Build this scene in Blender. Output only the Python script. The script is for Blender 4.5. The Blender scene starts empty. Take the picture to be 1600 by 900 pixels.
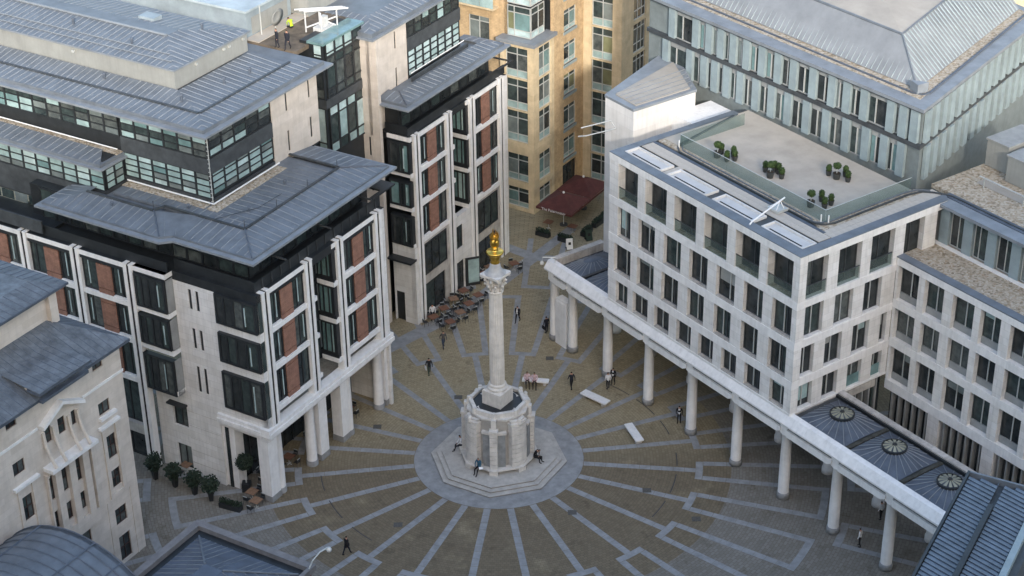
import bpy, math, random
from mathutils import Vector, Matrix
random.seed(7)
R = math.radians
sc = bpy.context.scene
# ------------------------------------------------------------------ camera, sky, sun, exposure
cam = bpy.data.cameras.new("camera"); camo = bpy.data.objects.new("camera", cam)
sc.collection.objects.link(camo); sc.camera = camo
cam.sensor_width = 36; cam.lens = 36 * 2897.3 / 1600; cam.clip_end = 3000; cam.clip_start = 1
TH = R(29.673); RO = R(-0.825)
fwd = Vector((0, math.cos(TH), -math.sin(TH))); r0 = Vector((1, 0, 0)); u0 = r0.cross(fwd)
cr = math.cos(RO) * r0 + math.sin(RO) * u0; cu = -math.sin(RO) * r0 + math.cos(RO) * u0
m = Matrix((cr, cu, -fwd)).transposed().to_4x4(); m.translation = (0, 0, 88)
camo.matrix_world = m
SUN_EL = R(21.5); SUN_AZ = R(7)          # the sun stands behind the camera, to the right
world = bpy.data.worlds.new("World"); sc.world = world; world.use_nodes = True
wn = world.node_tree.nodes; wl = world.node_tree.links
bg = wn["Background"]; sky = wn.new("ShaderNodeTexSky"); sky.sky_type = 'NISHITA'; sky.sun_disc = False
sky.sun_elevation = SUN_EL; sky.sun_rotation = math.pi - SUN_AZ
sky.air_density = 1.2; sky.dust_density = 2.6; sky.ozone_density = 1.0
wl.new(sky.outputs[0], bg.inputs[0]); bg.inputs[1].default_value = 0.15
sl = bpy.data.lights.new("sun", 'SUN'); sl.energy = 1.5; sl.angle = R(3.0); sl.color = (1.0, 0.93, 0.84)
so = bpy.data.objects.new("sun", sl); sc.collection.objects.link(so)
sd = Vector((math.sin(SUN_AZ) * math.cos(SUN_EL), -math.cos(SUN_AZ) * math.cos(SUN_EL), math.sin(SUN_EL)))
so.rotation_euler = sd.to_track_quat('Z', 'Y').to_euler(); so.location = sd * 300
sc.view_settings.view_transform = 'Standard'; sc.view_settings.look = 'None'
sc.view_settings.exposure = 1.5; sc.view_settings.gamma = 1; sc.view_settings.use_curve_mapping = False
sc.cycles.max_bounces = 6; sc.cycles.caustics_reflective = False; sc.cycles.caustics_refractive = False

# ------------------------------------------------------------------ materials
MATS = {}
def mat(name, col, rough=.75, var=.12, scale=1.2, bump=0., bscale=25., metal=0., spec=.4, col2=None, course=None, streak=0., seed=0.):
    if name in MATS: return MATS[name]
    m = bpy.data.materials.new(name); m.use_nodes = True; MATS[name] = m
    n = m.node_tree.nodes; l = m.node_tree.links; b = n["Principled BSDF"]
    b.inputs["Roughness"].default_value = rough; b.inputs["Metallic"].default_value = metal
    b.inputs["Specular IOR Level"].default_value = spec
    tc = n.new("ShaderNodeTexCoord"); co = tc.outputs["Object"]
    nz = n.new("ShaderNodeTexNoise"); nz.inputs["Scale"].default_value = scale; nz.inputs["Detail"].default_value = 6; nz.inputs["Roughness"].default_value = .65
    l.new(co, nz.inputs["Vector"])
    mix = n.new("ShaderNodeMix"); mix.data_type = 'RGBA'
    c2 = col2 or tuple(c * (1 - 2.2 * var) for c in col)
    c1 = col if col2 else tuple(min(1, c * (1 + .6 * var)) for c in col)
    ramp = n.new("ShaderNodeMapRange"); ramp.inputs[1].default_value = .32; ramp.inputs[2].default_value = .68
    l.new(nz.outputs["Fac"], ramp.inputs[0]); l.new(ramp.outputs[0], mix.inputs["Factor"])
    mix.inputs["A"].default_value = (*c2, 1); mix.inputs["B"].default_value = (*c1, 1)
    out = mix.outputs["Result"]; hgt = None
    if streak:
        mp = n.new("ShaderNodeMapping"); mp.inputs["Scale"].default_value = (2.5, 2.5, .22); l.new(co, mp.inputs[0])
        n2 = n.new("ShaderNodeTexNoise"); n2.inputs["Scale"].default_value = 1.6; n2.inputs["Detail"].default_value = 5; l.new(mp.outputs[0], n2.inputs["Vector"])
        r2 = n.new("ShaderNodeMapRange"); r2.inputs[1].default_value = .45; r2.inputs[2].default_value = .8; r2.inputs[3].default_value = 1; r2.inputs[4].default_value = 1 - streak
        l.new(n2.outputs["Fac"], r2.inputs[0])
        mm = n.new("ShaderNodeMix"); mm.data_type = 'RGBA'; mm.blend_type = 'MULTIPLY'; mm.inputs["Factor"].default_value = 1
        l.new(out, mm.inputs["A"]); l.new(r2.outputs[0], mm.inputs["B"]); out = mm.outputs["Result"]
    if course:   # (block length, block height, joint, joint darkness): masonry courses on upright faces
        sp = n.new("ShaderNodeSeparateXYZ"); l.new(co, sp.inputs[0])
        ad = n.new("ShaderNodeMath"); ad.operation = 'ADD'; l.new(sp.outputs[0], ad.inputs[0]); l.new(sp.outputs[1], ad.inputs[1])
        cb = n.new("ShaderNodeCombineXYZ"); l.new(ad.outputs[0], cb.inputs[0]); l.new(sp.outputs[2], cb.inputs[1])
        br = n.new("ShaderNodeTexBrick"); l.new(cb.outputs[0], br.inputs["Vector"])
        br.inputs["Scale"].default_value = 1; br.inputs["Brick Width"].default_value = course[0]; br.inputs["Row Height"].default_value = course[1]
        br.inputs["Mortar Size"].default_value = course[2]; br.inputs["Mortar Smooth"].default_value = .3
        k = course[3]
        br.inputs["Color1"].default_value = (1, 1, 1, 1); br.inputs["Color2"].default_value = (.9, .89, .87, 1); br.inputs["Mortar"].default_value = (k, k, k, 1)
        mm = n.new("ShaderNodeMix"); mm.data_type = 'RGBA'; mm.blend_type = 'MULTIPLY'; mm.inputs["Factor"].default_value = 1
        l.new(out, mm.inputs["A"]); l.new(br.outputs["Color"], mm.inputs["B"]); out = mm.outputs["Result"]
    l.new(out, b.inputs["Base Color"])
    if bump:
        n3 = n.new("ShaderNodeTexNoise"); n3.inputs["Scale"].default_value = bscale; n3.inputs["Detail"].default_value = 4; l.new(co, n3.inputs["Vector"])
        bp = n.new("ShaderNodeBump"); bp.inputs["Strength"].default_value = bump; bp.inputs["Distance"].default_value = .05
        l.new(n3.outputs["Fac"], bp.inputs["Height"]); l.new(bp.outputs[0], b.inputs["Normal"])
    return m
def gravel(name, cols, scale=7):
    m = bpy.data.materials.new(name); m.use_nodes = True; MATS[name] = m
    n = m.node_tree.nodes; l = m.node_tree.links; b = n["Principled BSDF"]; b.inputs["Roughness"].default_value = .95
    tc = n.new("ShaderNodeTexCoord"); vo = n.new("ShaderNodeTexVoronoi"); vo.inputs["Scale"].default_value = scale; l.new(tc.outputs["Object"], vo.inputs["Vector"])
    rp = n.new("ShaderNodeValToRGB"); l.new(vo.outputs["Color"], rp.inputs[0])
    rp.color_ramp.elements[0].color = (*cols[0], 1); rp.color_ramp.elements[1].color = (*cols[-1], 1)
    rp.color_ramp.elements[0].position = .1; rp.color_ramp.elements[1].position = .9
    for i, c in enumerate(cols[1:-1]):
        e = rp.color_ramp.elements.new((i + 1) / (len(cols) - 1)); e.color = (*c, 1)
    l.new(rp.outputs[0], b.inputs["Base Color"])
    bp = n.new("ShaderNodeBump"); bp.inputs["Strength"].default_value = .8; bp.inputs["Distance"].default_value = .06
    l.new(vo.outputs["Distance"], bp.inputs["Height"]); l.new(bp.outputs[0], b.inputs["Normal"])
    return m
def glass_mat(name, col, rough=.06, spec=.6):
    m = mat(name, col, rough, .18, .7, spec=spec); return m
def clear_glass(name, tint=(.55, .72, .68), fac=.45):
    m = bpy.data.materials.new(name); m.use_nodes = True; MATS[name] = m
    n = m.node_tree.nodes; l = m.node_tree.links; b = n["Principled BSDF"]
    b.inputs["Base Color"].default_value = (*tint, 1); b.inputs["Roughness"].default_value = .05
    t = n.new("ShaderNodeBsdfTransparent"); t.inputs[0].default_value = (.86, .91, .89, 1)
    mx = n.new("ShaderNodeMixShader"); mx.inputs[0].default_value = fac
    l.new(t.outputs[0], mx.inputs[1]); l.new(b.outputs[0], mx.inputs[2]); l.new(mx.outputs[0], n["Material Output"].inputs[0])
    return m
def plaza_mat():
    m = bpy.data.materials.new("cobbles"); m.use_nodes = True; MATS["cobbles"] = m
    n = m.node_tree.nodes; l = m.node_tree.links; b = n["Principled BSDF"]; b.inputs["Roughness"].default_value = .8
    def N(t): return n.new("ShaderNode" + t)
    tc = N("TexCoord"); co = tc.outputs["Object"]
    sp = N("SeparateXYZ"); l.new(co, sp.inputs[0])
    def math_(op, a, bb=None):
        k = N("Math"); k.operation = op
        for i, x in enumerate((a, bb)):
            if x is None: continue
            if isinstance(x, (int, float)): k.inputs[i].default_value = x
            else: l.new(x, k.inputs[i])
        return k.outputs[0]
    rr = N("VectorMath"); rr.operation = 'LENGTH'
    cx = N("CombineXYZ"); l.new(sp.outputs[0], cx.inputs[0]); l.new(sp.outputs[1], cx.inputs[1]); l.new(cx.outputs[0], rr.inputs[0])
    rad = rr.outputs["Value"]; ang = math_('ARCTAN2', sp.outputs[1], sp.outputs[0])
    # setts laid in arcs round the monument
    cb = N("CombineXYZ"); l.new(math_('MULTIPLY', ang, 16.0), cb.inputs[0]); l.new(rad, cb.inputs[1])
    br = N("TexBrick"); l.new(cb.outputs[0], br.inputs["Vector"]); br.inputs["Scale"].default_value = 1
    br.inputs["Brick Width"].default_value = .36; br.inputs["Row Height"].default_value = .26; br.inputs["Mortar Size"].default_value = .022; br.inputs["Mortar Smooth"].default_value = .4
    br.inputs["Color1"].default_value = (1, 1, 1, 1); br.inputs["Color2"].default_value = (.78, .76, .73, 1); br.inputs["Mortar"].default_value = (.66, .64, .6, 1)
    br.inputs["Bias"].default_value = -.15
    def noise(s, d=5, ro=.6):
        k = N("TexNoise"); k.inputs["Scale"].default_value = s; k.inputs["Detail"].default_value = d; k.inputs["Roughness"].default_value = ro; l.new(co, k.inputs["Vector"]); return k.outputs["Fac"]
    def rng(x, a, bb, c=0., d=1.):
        k = N("MapRange"); l.new(x, k.inputs[0])
        for i, y in enumerate((a, bb, c, d)): k.inputs[i + 1].default_value = y
        return k.outputs[0]
    def mixc(f, a, bb, mode='MIX'):
        k = N("Mix"); k.data_type = 'RGBA'; k.blend_type = mode
        if isinstance(f, (int, float)): k.inputs["Factor"].default_value = f
        else: l.new(f, k.inputs["Factor"])
        for nm, x in (("A", a), ("B", bb)):
            if isinstance(x, tuple): k.inputs[nm].default_value = (*x, 1)
            else: l.new(x, k.inputs[nm])
        return k.outputs["Result"]
    base = mixc(rng(noise(.35), .3, .7), (.30, .25, .158), (.345, .292, .192))
    # setts on the cathedral side: browner inside a circle, greyer outside
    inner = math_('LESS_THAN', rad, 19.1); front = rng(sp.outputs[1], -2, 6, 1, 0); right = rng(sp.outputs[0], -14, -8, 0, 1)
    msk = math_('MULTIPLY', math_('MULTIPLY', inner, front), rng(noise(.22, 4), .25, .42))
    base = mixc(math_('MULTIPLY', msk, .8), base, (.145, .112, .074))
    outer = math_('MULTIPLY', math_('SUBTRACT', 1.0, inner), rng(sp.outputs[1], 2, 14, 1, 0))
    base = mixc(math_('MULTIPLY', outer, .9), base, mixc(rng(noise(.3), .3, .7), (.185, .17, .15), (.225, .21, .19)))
    st = rng(noise(.55, 7, .72), .56, .66)                      # dark damp patches and lichen
    base = mixc(math_('MULTIPLY', st, .5), base, (.10, .08, .05))
    base = mixc(1.0, base, br.outputs["Color"], 'MULTIPLY')
    l.new(base, b.inputs["Base Color"])
    bp = N("Bump"); bp.inputs["Strength"].default_value = .5; bp.inputs["Distance"].default_value = .03
    l.new(br.outputs["Fac"], bp.inputs["Height"]); bp.invert = True; l.new(bp.outputs[0], b.inputs["Normal"])
    return m
STONE = mat("portland stone", (.76, .755, .75), .85, .06, .9, .12, 12, course=(1.5, .62, .016, .76), streak=.15)
STONE_B = mat("portland stone bands", (.79, .785, .78), .85, .06, 1.1, .1, 14, streak=.13)
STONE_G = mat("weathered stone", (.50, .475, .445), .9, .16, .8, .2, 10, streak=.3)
STONE_C = mat("cream stone", (.66, .60, .54), .85, .06, 1.0, .12, 10, course=(1.3, .55, .014, .86), streak=.08)
WHITE = mat("white render", (.70, .69, .68), .8, .05, .6, .04, 8, course=(2.2, 1.1, .014, .85), streak=.12)
PINKSTONE = mat("pale limestone ashlar", (.62, .565, .515), .85, .08, .8, .1, 12, course=(1.9, .78, .014, .9), streak=.1)
TERRA = mat("terracotta panel", (.32, .17, .125), .8, .14, 2.2, .1, 20, course=(.5, .16, .016, .8), streak=.16)
BRICK = mat("buff brick", (.58, .425, .255), .9, .14, 1.4, .15, 20, course=(.45, .16, .02, .8), streak=.12)
BUFF = mat("buff stone", (.65, .535, .36), .85, .10, 1.0, .1, 10, course=(1.2, .6, .012, .88), streak=.12)
BLACK = mat("black metal", (.022, .026, .03), .45, .2, 1.5, spec=.5)
DARK = mat("dark grey metal", (.06, .068, .076), .5, .2, 1.2, spec=.5)
SLOT = mat("dark joint", (.015, .016, .018), .9, .1)
LEAD = mat("lead roof", (.15, .172, .20), .5, .13, .8, .1, 6, spec=.5, streak=.0)
LEAD_D = mat("dark lead", (.095, .115, .15), .5, .16, .9, .1, 6, spec=.5)
LEAD_L = mat("pale lead", (.225, .25, .28), .5, .12, .7, .08, 6)
ZINC = mat("zinc fin", (.27, .335, .36), .5, .1, .8, spec=.5)
ZINC_R = mat("zinc roof", (.24, .255, .275), .5, .1, .5, spec=.4)
GREYWALL = mat("grey plant screen", (.30, .31, .30), .7, .08, .5, streak=.1)
GREYM = mat("mid grey metal", (.30, .31, .31), .6, .12, .8)
BLUEG = mat("blue grey panel", (.30, .36, .40), .55, .12, .5)
TAN = mat("tan roof membrane", (.37, .345, .31), .9, .08, .4)
ALU = mat("pale aluminium", (.55, .57, .56), .45, .08, 1.0, metal=.3)
WHITEP = mat("white paint", (.8, .8, .8), .5, .04)
PAVE = mat("roof paving", (.50, .46, .41), .9, .08, 1.2, .1, 20)
DECK = mat("roof deck", (.44, .40, .35), .95, .08, .55, .15, 12)
BROWN = mat("brown roof felt", (.16, .13, .10), .95, .25, .8, .2, 14)
GRAN = mat("grey granite slabs", (.295, .30, .305), .7, .14, 1.3, .06, 30, spec=.4)
GRAN_D = mat("dark granite", (.13, .14, .15), .6, .15, 2)
GRAVEL = gravel("roof gravel", [(.20, .16, .11), (.34, .29, .22), (.48, .43, .36), (.30, .22, .14)], 6)
GOLD = mat("gold leaf", (.80, .50, .10), .28, .12, 6, metal=1.0)
def room_glass(name, a, b, sc_=1.1): return mat(name, a, .05, .2, sc_, spec=.4, col2=b)
PANES = [room_glass("glass dark", (.045, .052, .055), (.012, .016, .018)), room_glass("glass dark green", (.06, .082, .08), (.02, .028, .03), 1.4), room_glass("glass with grey interior", (.12, .135, .13), (.04, .048, .05), 1.7), glass_mat("glass with grey blind", (.19, .225, .225))]
PALE = glass_mat("glass in pale blind and sky tone", (.35, .48, .485), .1)  # pale teal in the pane colour stands for blinds and reflected sky
PALE2 = glass_mat("glass in white blind and sky tone", (.47, .60, .61), .1)  # lighter pane colour, again for blinds with sky reflection painted in
TEAL = glass_mat("teal glass", (.17, .28, .285), .08)
OLIVE = glass_mat("lit interior glass", (.20, .21, .12), .1)
CLEAR = clear_glass("balustrade glass", (.16, .20, .195), .2)
RED = mat("red canvas", (.10, .032, .028), .9, .14, 1.5)
WOODT = mat("stained table wood", (.21, .10, .062), .6, .2, 8)
WOODP = mat("paler table wood", (.27, .16, .10), .6, .2, 8)
SOIL = mat("soil", (.04, .03, .02), 1, .2)
LEAF = mat("box leaf", (.045, .085, .02), .7, .3, 9)
LEAF_D = mat("dark leaf", (.022, .042, .024), .7, .35, 7)
POT = mat("dark glazed pot", (.05, .055, .055), .4, .15, 3)
BARK = mat("bark", (.12, .09, .06), .9, .2, 6)
SKIN = mat("skin", (.42, .24, .17), .6, .05)
CLOTH = {k: mat("cloth " + k, c, .9, .12, 9) for k, c in dict(navy=(.018, .02, .03), black=(.014, .014, .016), white=(.72, .72, .74), pink=(.66, .48, .5), grey=(.09, .085, .085), blue=(.05, .13, .2), lime=(.45, .62, .04), green=(.03, .05, .04), jeans=(.04, .055, .09), hair=(.02, .014, .01), hairg=(.2, .18, .16), shoe=(.015, .013, .012)).items()}
COBBLE = plaza_mat()

# ------------------------------------------------------------------ building blocks
COL = sc.collection
BASE = {}
class Frame:
    def __init__(s, ox, oy, deg): s.o = (ox, oy); s.a = R(deg); s.c = math.cos(s.a); s.s = math.sin(s.a)
    def w(s, u, v, z=0): return Vector((s.o[0] + u * s.c - v * s.s, s.o[1] + u * s.s + v * s.c, z))
def tag(o, label=None, cat=None, group=None, kind=None):
    if label: o["label"] = label
    if cat: o["category"] = cat
    if group: o["group"] = group
    if kind: o["kind"] = kind
    return o
def thing(name, label, cat, fr, base=(0, 0, 0), group=None, kind=None):
    e = bpy.data.objects.new(name, None); COL.objects.link(e); e.empty_display_size = .5
    e.location = fr.w(*base); e.rotation_euler = (0, 0, fr.a); BASE[e.name] = Vector(base)
    return tag(e, label, cat, group, kind)
def root_base(p):
    b = Vector((0, 0, 0))
    while p is not None:
        if p.name in BASE: b = b + BASE[p.name]
        p = p.parent
    return b
class MB:
    def __init__(s): s.v = []; s.f = []; s.smooth = False
    def face(s, pts):
        n = len(s.v); s.v += [tuple(p) for p in pts]; s.f.append(tuple(range(n, n + len(pts)))); return s
    def box(s, a, b, c, d, e, f):
        if a > b: a, b = b, a
        if c > d: c, d = d, c
        if e > f: e, f = f, e
        n = len(s.v)
        s.v += [(a, c, e), (b, c, e), (b, d, e), (a, d, e), (a, c, f), (b, c, f), (b, d, f), (a, d, f)]
        s.f += [(n, n + 3, n + 2, n + 1), (n + 4, n + 5, n + 6, n + 7), (n, n + 1, n + 5, n + 4), (n + 1, n + 2, n + 6, n + 5), (n + 2, n + 3, n + 7, n + 6), (n + 3, n, n + 4, n + 7)]
        return s
    def prism(s, p, z0, z1, top=None):
        k = len(p); n = len(s.v); q = top or p
        s.v += [(x, y, z0) for x, y in p] + [(x, y, z1) for x, y in q]
        s.f.append(tuple(range(n + k - 1, n - 1, -1))); s.f.append(tuple(range(n + k, n + 2 * k)))
        for i in range(k): j = (i + 1) % k; s.f.append((n + i, n + j, n + k + j, n + k + i))
        return s
    def ngon(s, x, y, z0, z1, r0, r1=None, n=12, a0=0.):
        r1 = r0 if r1 is None else r1
        p = [(x + r0 * math.cos(a0 + 2 * math.pi * i / n), y + r0 * math.sin(a0 + 2 * math.pi * i / n)) for i in range(n)]
        q = [(x + r1 * math.cos(a0 + 2 * math.pi * i / n), y + r1 * math.sin(a0 + 2 * math.pi * i / n)) for i in range(n)]
        return s.prism(p, z0, z1, q)
    def lathe(s, prof, x=0, y=0, n=20, mod=None):
        o = len(s.v); k = len(prof)
        for i in range(n):
            a = 2 * math.pi * i / n
            for r, z in prof:
                rr = r * (mod(i, z) if mod else 1); s.v.append((x + rr * math.cos(a), y + rr * math.sin(a), z))
        for i in range(n):
            j = (i + 1) % n
            for t in range(k - 1): s.f.append((o + i * k + t, o + j * k + t, o + j * k + t + 1, o + i * k + t + 1))
        return s
    def tube(s, pts, r, n=6, r1=None):
        pts = [Vector(p) for p in pts]; o = len(s.v); k = len(pts)
        for i, p in enumerate(pts):
            d = (pts[min(i + 1, k - 1)] - pts[max(i - 1, 0)]).normalized()
            a = d.cross(Vector((0, 0, 1)) if abs(d.z) < .9 else Vector((1, 0, 0))).normalized(); b = d.cross(a)
            rr = r if r1 is None else r + (r1 - r) * i / (k - 1)
            for j in range(n):
                t = 2 * math.pi * j / n; s.v.append(tuple(p + a * rr * math.cos(t) + b * rr * math.sin(t)))
        for i in range(k - 1):
            for j in range(n):
                jj = (j + 1) % n; s.f.append((o + i * n + j, o + i * n + jj, o + (i + 1) * n + jj, o + (i + 1) * n + j))
        s.f.append(tuple(o + j for j in range(n - 1, -1, -1))); s.f.append(tuple(o + (k - 1) * n + j for j in range(n)))
        return s
    def mesh(s, name, mt, base=(0, 0, 0), smooth=False):
        me = bpy.data.meshes.new(name); b = Vector(base)
        me.from_pydata([(x - b.x, y - b.y, z - b.z) for x, y, z in s.v], [], s.f); me.validate()
        me.materials.append(mt)
        if smooth:
            for p in me.polygons: p.use_smooth = True
        return me
    def build(s, name, mt, parent=None, smooth=False, kind=None):
        if not s.v: return None
        o = bpy.data.objects.new(name, s.mesh(name, mt, root_base(parent) if parent else (0, 0, 0), smooth)); COL.objects.link(o); o.parent = parent
        if kind: o["kind"] = kind
        return o
def copy_tree(o, parent=None):
    c = o.copy(); COL.objects.link(c); c.parent = parent
    for ch in list(o.children): copy_tree(ch, c)
    return c
class Fa:
    """one upright face: s runs along it, d stands out of it"""
    def __init__(s, kind, plane): s.k = kind; s.p = plane
    def xy(s, a, d):
        if s.k == '-v': return (a, s.p - d)
        if s.k == '+v': return (a, s.p + d)
        if s.k == '+u': return (s.p + d, a)
        if s.k == '-u': return (s.p - d, a)
    def box(s, mb, s0, s1, d0, d1, z0, z1):
        x0, y0 = s.xy(s0, d0); x1, y1 = s.xy(s1, d1); mb.box(x0, x1, y0, y1, z0, z1); return mb
def window(par, fa, s0, s1, z0, z1, rec=.35, fr=.07, vm=(.5,), hm=(), fm=None, panes=None, name='window', dep=.1):
    fm = fm or BLACK; panes = panes or PANES
    if s0 > s1: s0, s1 = s1, s0
    mb = MB(); xs = [s0 + fr] + [s0 + (s1 - s0) * f for f in vm] + [s1 - fr]; zs = [z0 + fr] + [z0 + (z1 - z0) * f for f in hm] + [z1 - fr]
    fa.box(mb, s0, s1, -rec - dep, -rec, z0, z0 + fr); fa.box(mb, s0, s1, -rec - dep, -rec, z1 - fr, z1)
    fa.box(mb, s0, s0 + fr, -rec - dep, -rec, z0 + fr, z1 - fr); fa.box(mb, s1 - fr, s1, -rec - dep, -rec, z0 + fr, z1 - fr)
    for x in xs[1:-1]: fa.box(mb, x - fr / 2, x + fr / 2, -rec - dep, -rec + .004, z0 + fr, z1 - fr)
    for z in zs[1:-1]: fa.box(mb, s0 + fr, s1 - fr, -rec - dep, -rec + .002, z - fr / 2, z + fr / 2)
    w = mb.build(name, fm, par); n = 0
    for i in range(len(xs) - 1):
        for j in range(len(zs) - 1):
            t = MB(); fa.box(t, xs[i], xs[i + 1], -rec - dep * .75, -rec - dep * .55, zs[j], zs[j + 1])
            pm = panes(i, j) if callable(panes) else random.choice(panes)
            t.build('pane', pm, w); n += 1
    return w
def wall(par, fa, s0, s1, z0, z1, holes, mt, thick=.4, name='wall'):
    """one wall with real openings, cut into upright strips"""
    mb = MB(); cuts = sorted({s0, s1} | {min(max(h[k], s0), s1) for h in holes for k in (0, 1)})
    for a, b in zip(cuts, cuts[1:]):
        if b - a < 1e-4: continue
        mid = (a + b) / 2; hs = sorted((h[2], h[3]) for h in holes if h[0] < mid < h[1]); z = z0
        for h0, h1 in hs:
            if h0 > z + 1e-4: fa.box(mb, a, b, -thick, 0, z, h0)
            z = max(z, h1)
        if z1 > z + 1e-4: fa.box(mb, a, b, -thick, 0, z, z1)
    return mb.build(name, mt, par)
def seams(par, quad, mt, sp=.6, w=.05, h=.05, name='roof_seams'):
    """standing seams running up one roof slope a-b (eave), c-d (top)"""
    a, b, c, d = [Vector(p) for p in quad]
    e = (b - a).normalized(); nrm = (b - a).cross(d - a).normalized()
    if nrm.z < 0: nrm = -nrm
    g = nrm.cross(e)
    if g.dot(d - a) < 0: g = -g
    P = [((p - a).dot(e), (p - a).dot(g)) for p in (a, b, c, d)]
    mb = MB(); xmin = min(p[0] for p in P); xmax = max(p[0] for p in P); n = max(2, int((xmax - xmin) / sp)); k = 0
    for i in range(1, n):
        x = xmin + (xmax - xmin) * i / n; ys = []
        for j in range(4):
            (x0, y0), (x1, y1) = P[j], P[(j + 1) % 4]
            if (x0 - x) * (x1 - x) < 0: ys.append(y0 + (y1 - y0) * (x - x0) / (x1 - x0))
        if len(ys) < 2 or max(ys) - min(ys) < .15: continue
        p = a + e * x + g * (min(ys) + .03); q = a + e * x + g * (max(ys) - .03); t = nrm * h; s2 = e * w / 2
        o = len(mb.v); mb.v += [tuple(p - s2), tuple(p + s2), tuple(p + t), tuple(q - s2), tuple(q + s2), tuple(q + t)]
        mb.f += [(o, o + 1, o + 2), (o + 3, o + 5, o + 4), (o, o + 2, o + 5, o + 3), (o + 2, o + 1, o + 4, o + 5)]
    return mb.build(name, mt, par)
def slope(par, quad, mt, seam_mat=None, sp=.6, thick=.05, name='roof_slope', h=.05, w=.07):
    a, b, c, d = [Vector(p) for p in quad]; mb = MB(); dn = Vector((0, 0, -thick))
    nrm = (b - a).cross(d - a)
    top = [a, b, c, d] if nrm.z > 0 else [d, c, b, a]
    o = len(mb.v); mb.v += [tuple(p) for p in top] + [tuple(p + dn) for p in top]
    mb.f += [(o, o + 1, o + 2, o + 3), (o + 7, o + 6, o + 5, o + 4)] + [(o + i, o + 4 + i, o + 4 + (i + 1) % 4, o + (i + 1) % 4) for i in range(4)]
    r = mb.build(name, mt, par)
    if seam_mat: seams(r, quad, seam_mat, sp, h=h, w=w)
    return r
def leaves(mb, cx, cy, cz, rx, ry, rz, n, size, shell=.55):
    for _ in range(n):
        while True:
            d = Vector((random.uniform(-1, 1), random.uniform(-1, 1), random.uniform(-1, 1)))
            if .05 < d.length < 1: break
        r = shell + (1 - shell) * random.random() ** .6; d = d.normalized() * r * random.uniform(.86, 1.08)
        c = Vector((cx + d.x * rx, cy + d.y * ry, cz + d.z * rz))
        a = Vector((random.gauss(0, 1), random.gauss(0, 1), random.gauss(0, 1))).normalized(); b = a.orthogonal().normalized()
        s_ = size * random.uniform(.6, 1.4)
        mb.face([c - a * s_, c + b * s_ * .6, c + a * s_, c - b * s_ * .6])
    return mb
W0 = Frame(0, 0, 0)
FW = Frame(14.85, 129.43, -54.83)        # the white office block and its arcade: u along the arcade, v into the block
FL = Frame(-19.10, 120.22, 58.8)         # the blocks on the left: p away from the corner, q to the left
FY = Frame(2.42, 169.7, 57.0)            # buff brick block at the back

# ================================================================== GROUND
CX, CY = -1.29, 126.09
FM = Frame(CX, CY, 0)
g = MB(); g.face([(-900, -700, 0), (900, -700, 0), (900, 1200, 0), (-900, 1200, 0)])
ground = thing('ground', None, None, FM, kind='structure'); BASE.pop(ground.name)
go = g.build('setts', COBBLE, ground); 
def pol(r, deg): return (r * math.cos(R(deg)), r * math.sin(R(deg)))
def arcband(mb, r0, r1, a0, a1, z, n=8):
    for i in range(n):
        t0 = a0 + (a1 - a0) * i / n; t1 = a0 + (a1 - a0) * (i + 1) / n
        mb.face([(*pol(r0, t0), z), (*pol(r1, t0), z), (*pol(r1, t1), z), (*pol(r0, t1), z)])
def radband(mb, deg, r0, r1, w, z):
    c, s_ = math.cos(R(deg)), math.sin(R(deg)); h = w / 2
    # laid as slabs with open joints
    n = max(1, round((r1 - r0) / .95))
    for i in range(n):
        a = r0 + (r1 - r0) * i / n + .012; b = r0 + (r1 - r0) * (i + 1) / n - .012
        mb.face([(a * c + h * s_, a * s_ - h * c, z), (b * c + h * s_, b * s_ - h * c, z), (b * c - h * s_, b * s_ + h * c, z), (a * c - h * s_, a * s_ + h * c, z)])
mb = MB(); arcband(mb, 3.0, 7.0, 0, 360, .008, 72); mb.build('paving_ring', GRAN, ground)
for k in range(24):
    th = 7.5 + 15 * k
    mb = MB(); radband(mb, th, 7.02, 16.2, .56, .004); mb.build('paving_band', GRAN, ground)
    mb = MB(); arcband(mb, 16.2, 16.78, th - 4.3, th + 4.3, .004, 5); mb.build('paving_bar', GRAN, ground)
    for sg in (-1, 1):
        mb = MB(); radband(mb, th + sg * 3.45, 16.8, 26.4, .56, .004); mb.build('paving_band', GRAN, ground)
    mb = MB(); arcband(mb, 26.4, 27.0, th + 2.8, th + 12.2, .004, 5); mb.build('paving_bar', GRAN, ground)
    mb = MB(); arcband(mb, 28.4, 29.0, th - 3.2, th + 3.2, .004, 5); mb.build('paving_bar', GRAN, ground)
    for sg in (-1, 1):
        mb = MB(); radband(mb, th + sg * 2.6, 29.02, 38.5, .56, .004); mb.build('paving_band', GRAN, ground)
for a0, a1 in ((39, 49.5), (24.5, 36), (12, 21), (-6, 2), (-21, -10), (-35, -25), (-142, -132), (-158, -147), (-172, -163), (155, 164), (130, 137)):         # slot drains in an arc
    mb = MB(); arcband(mb, 14.62, 14.71, a0 + .3, a1 - .3, .012, 3); mb.build('slot_drain', mat('iron drain', (.06, .06, .06), .7), ground)
for k, ((x0, y0), (x1, y1), w) in enumerate([((-21.5, 116), (-30, 101), .9), ((-13.5, 141.5), (-4.5, 150.5), 1.5), ((-4.5, 150.5), (2.2, 160.5), 1.4), ((2.2, 160.5), (-4.5, 166), 1.3), ((2.2, 160.5), (13, 158), 1.3), ((2.6, 161), (6.2, 166.5), 1.1)]):
    a = Vector((x0 - CX, y0 - CY, .008 + .004 * k)); b = Vector((x1 - CX, y1 - CY, .008 + .004 * k)); d = (b - a).normalized(); n_ = Vector((-d.y, d.x, 0)) * w / 2
    mb = MB(); mb.face([a - n_, b - n_, b + n_, a + n_]); mb.build('paving_border', GRAN, ground)
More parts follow.
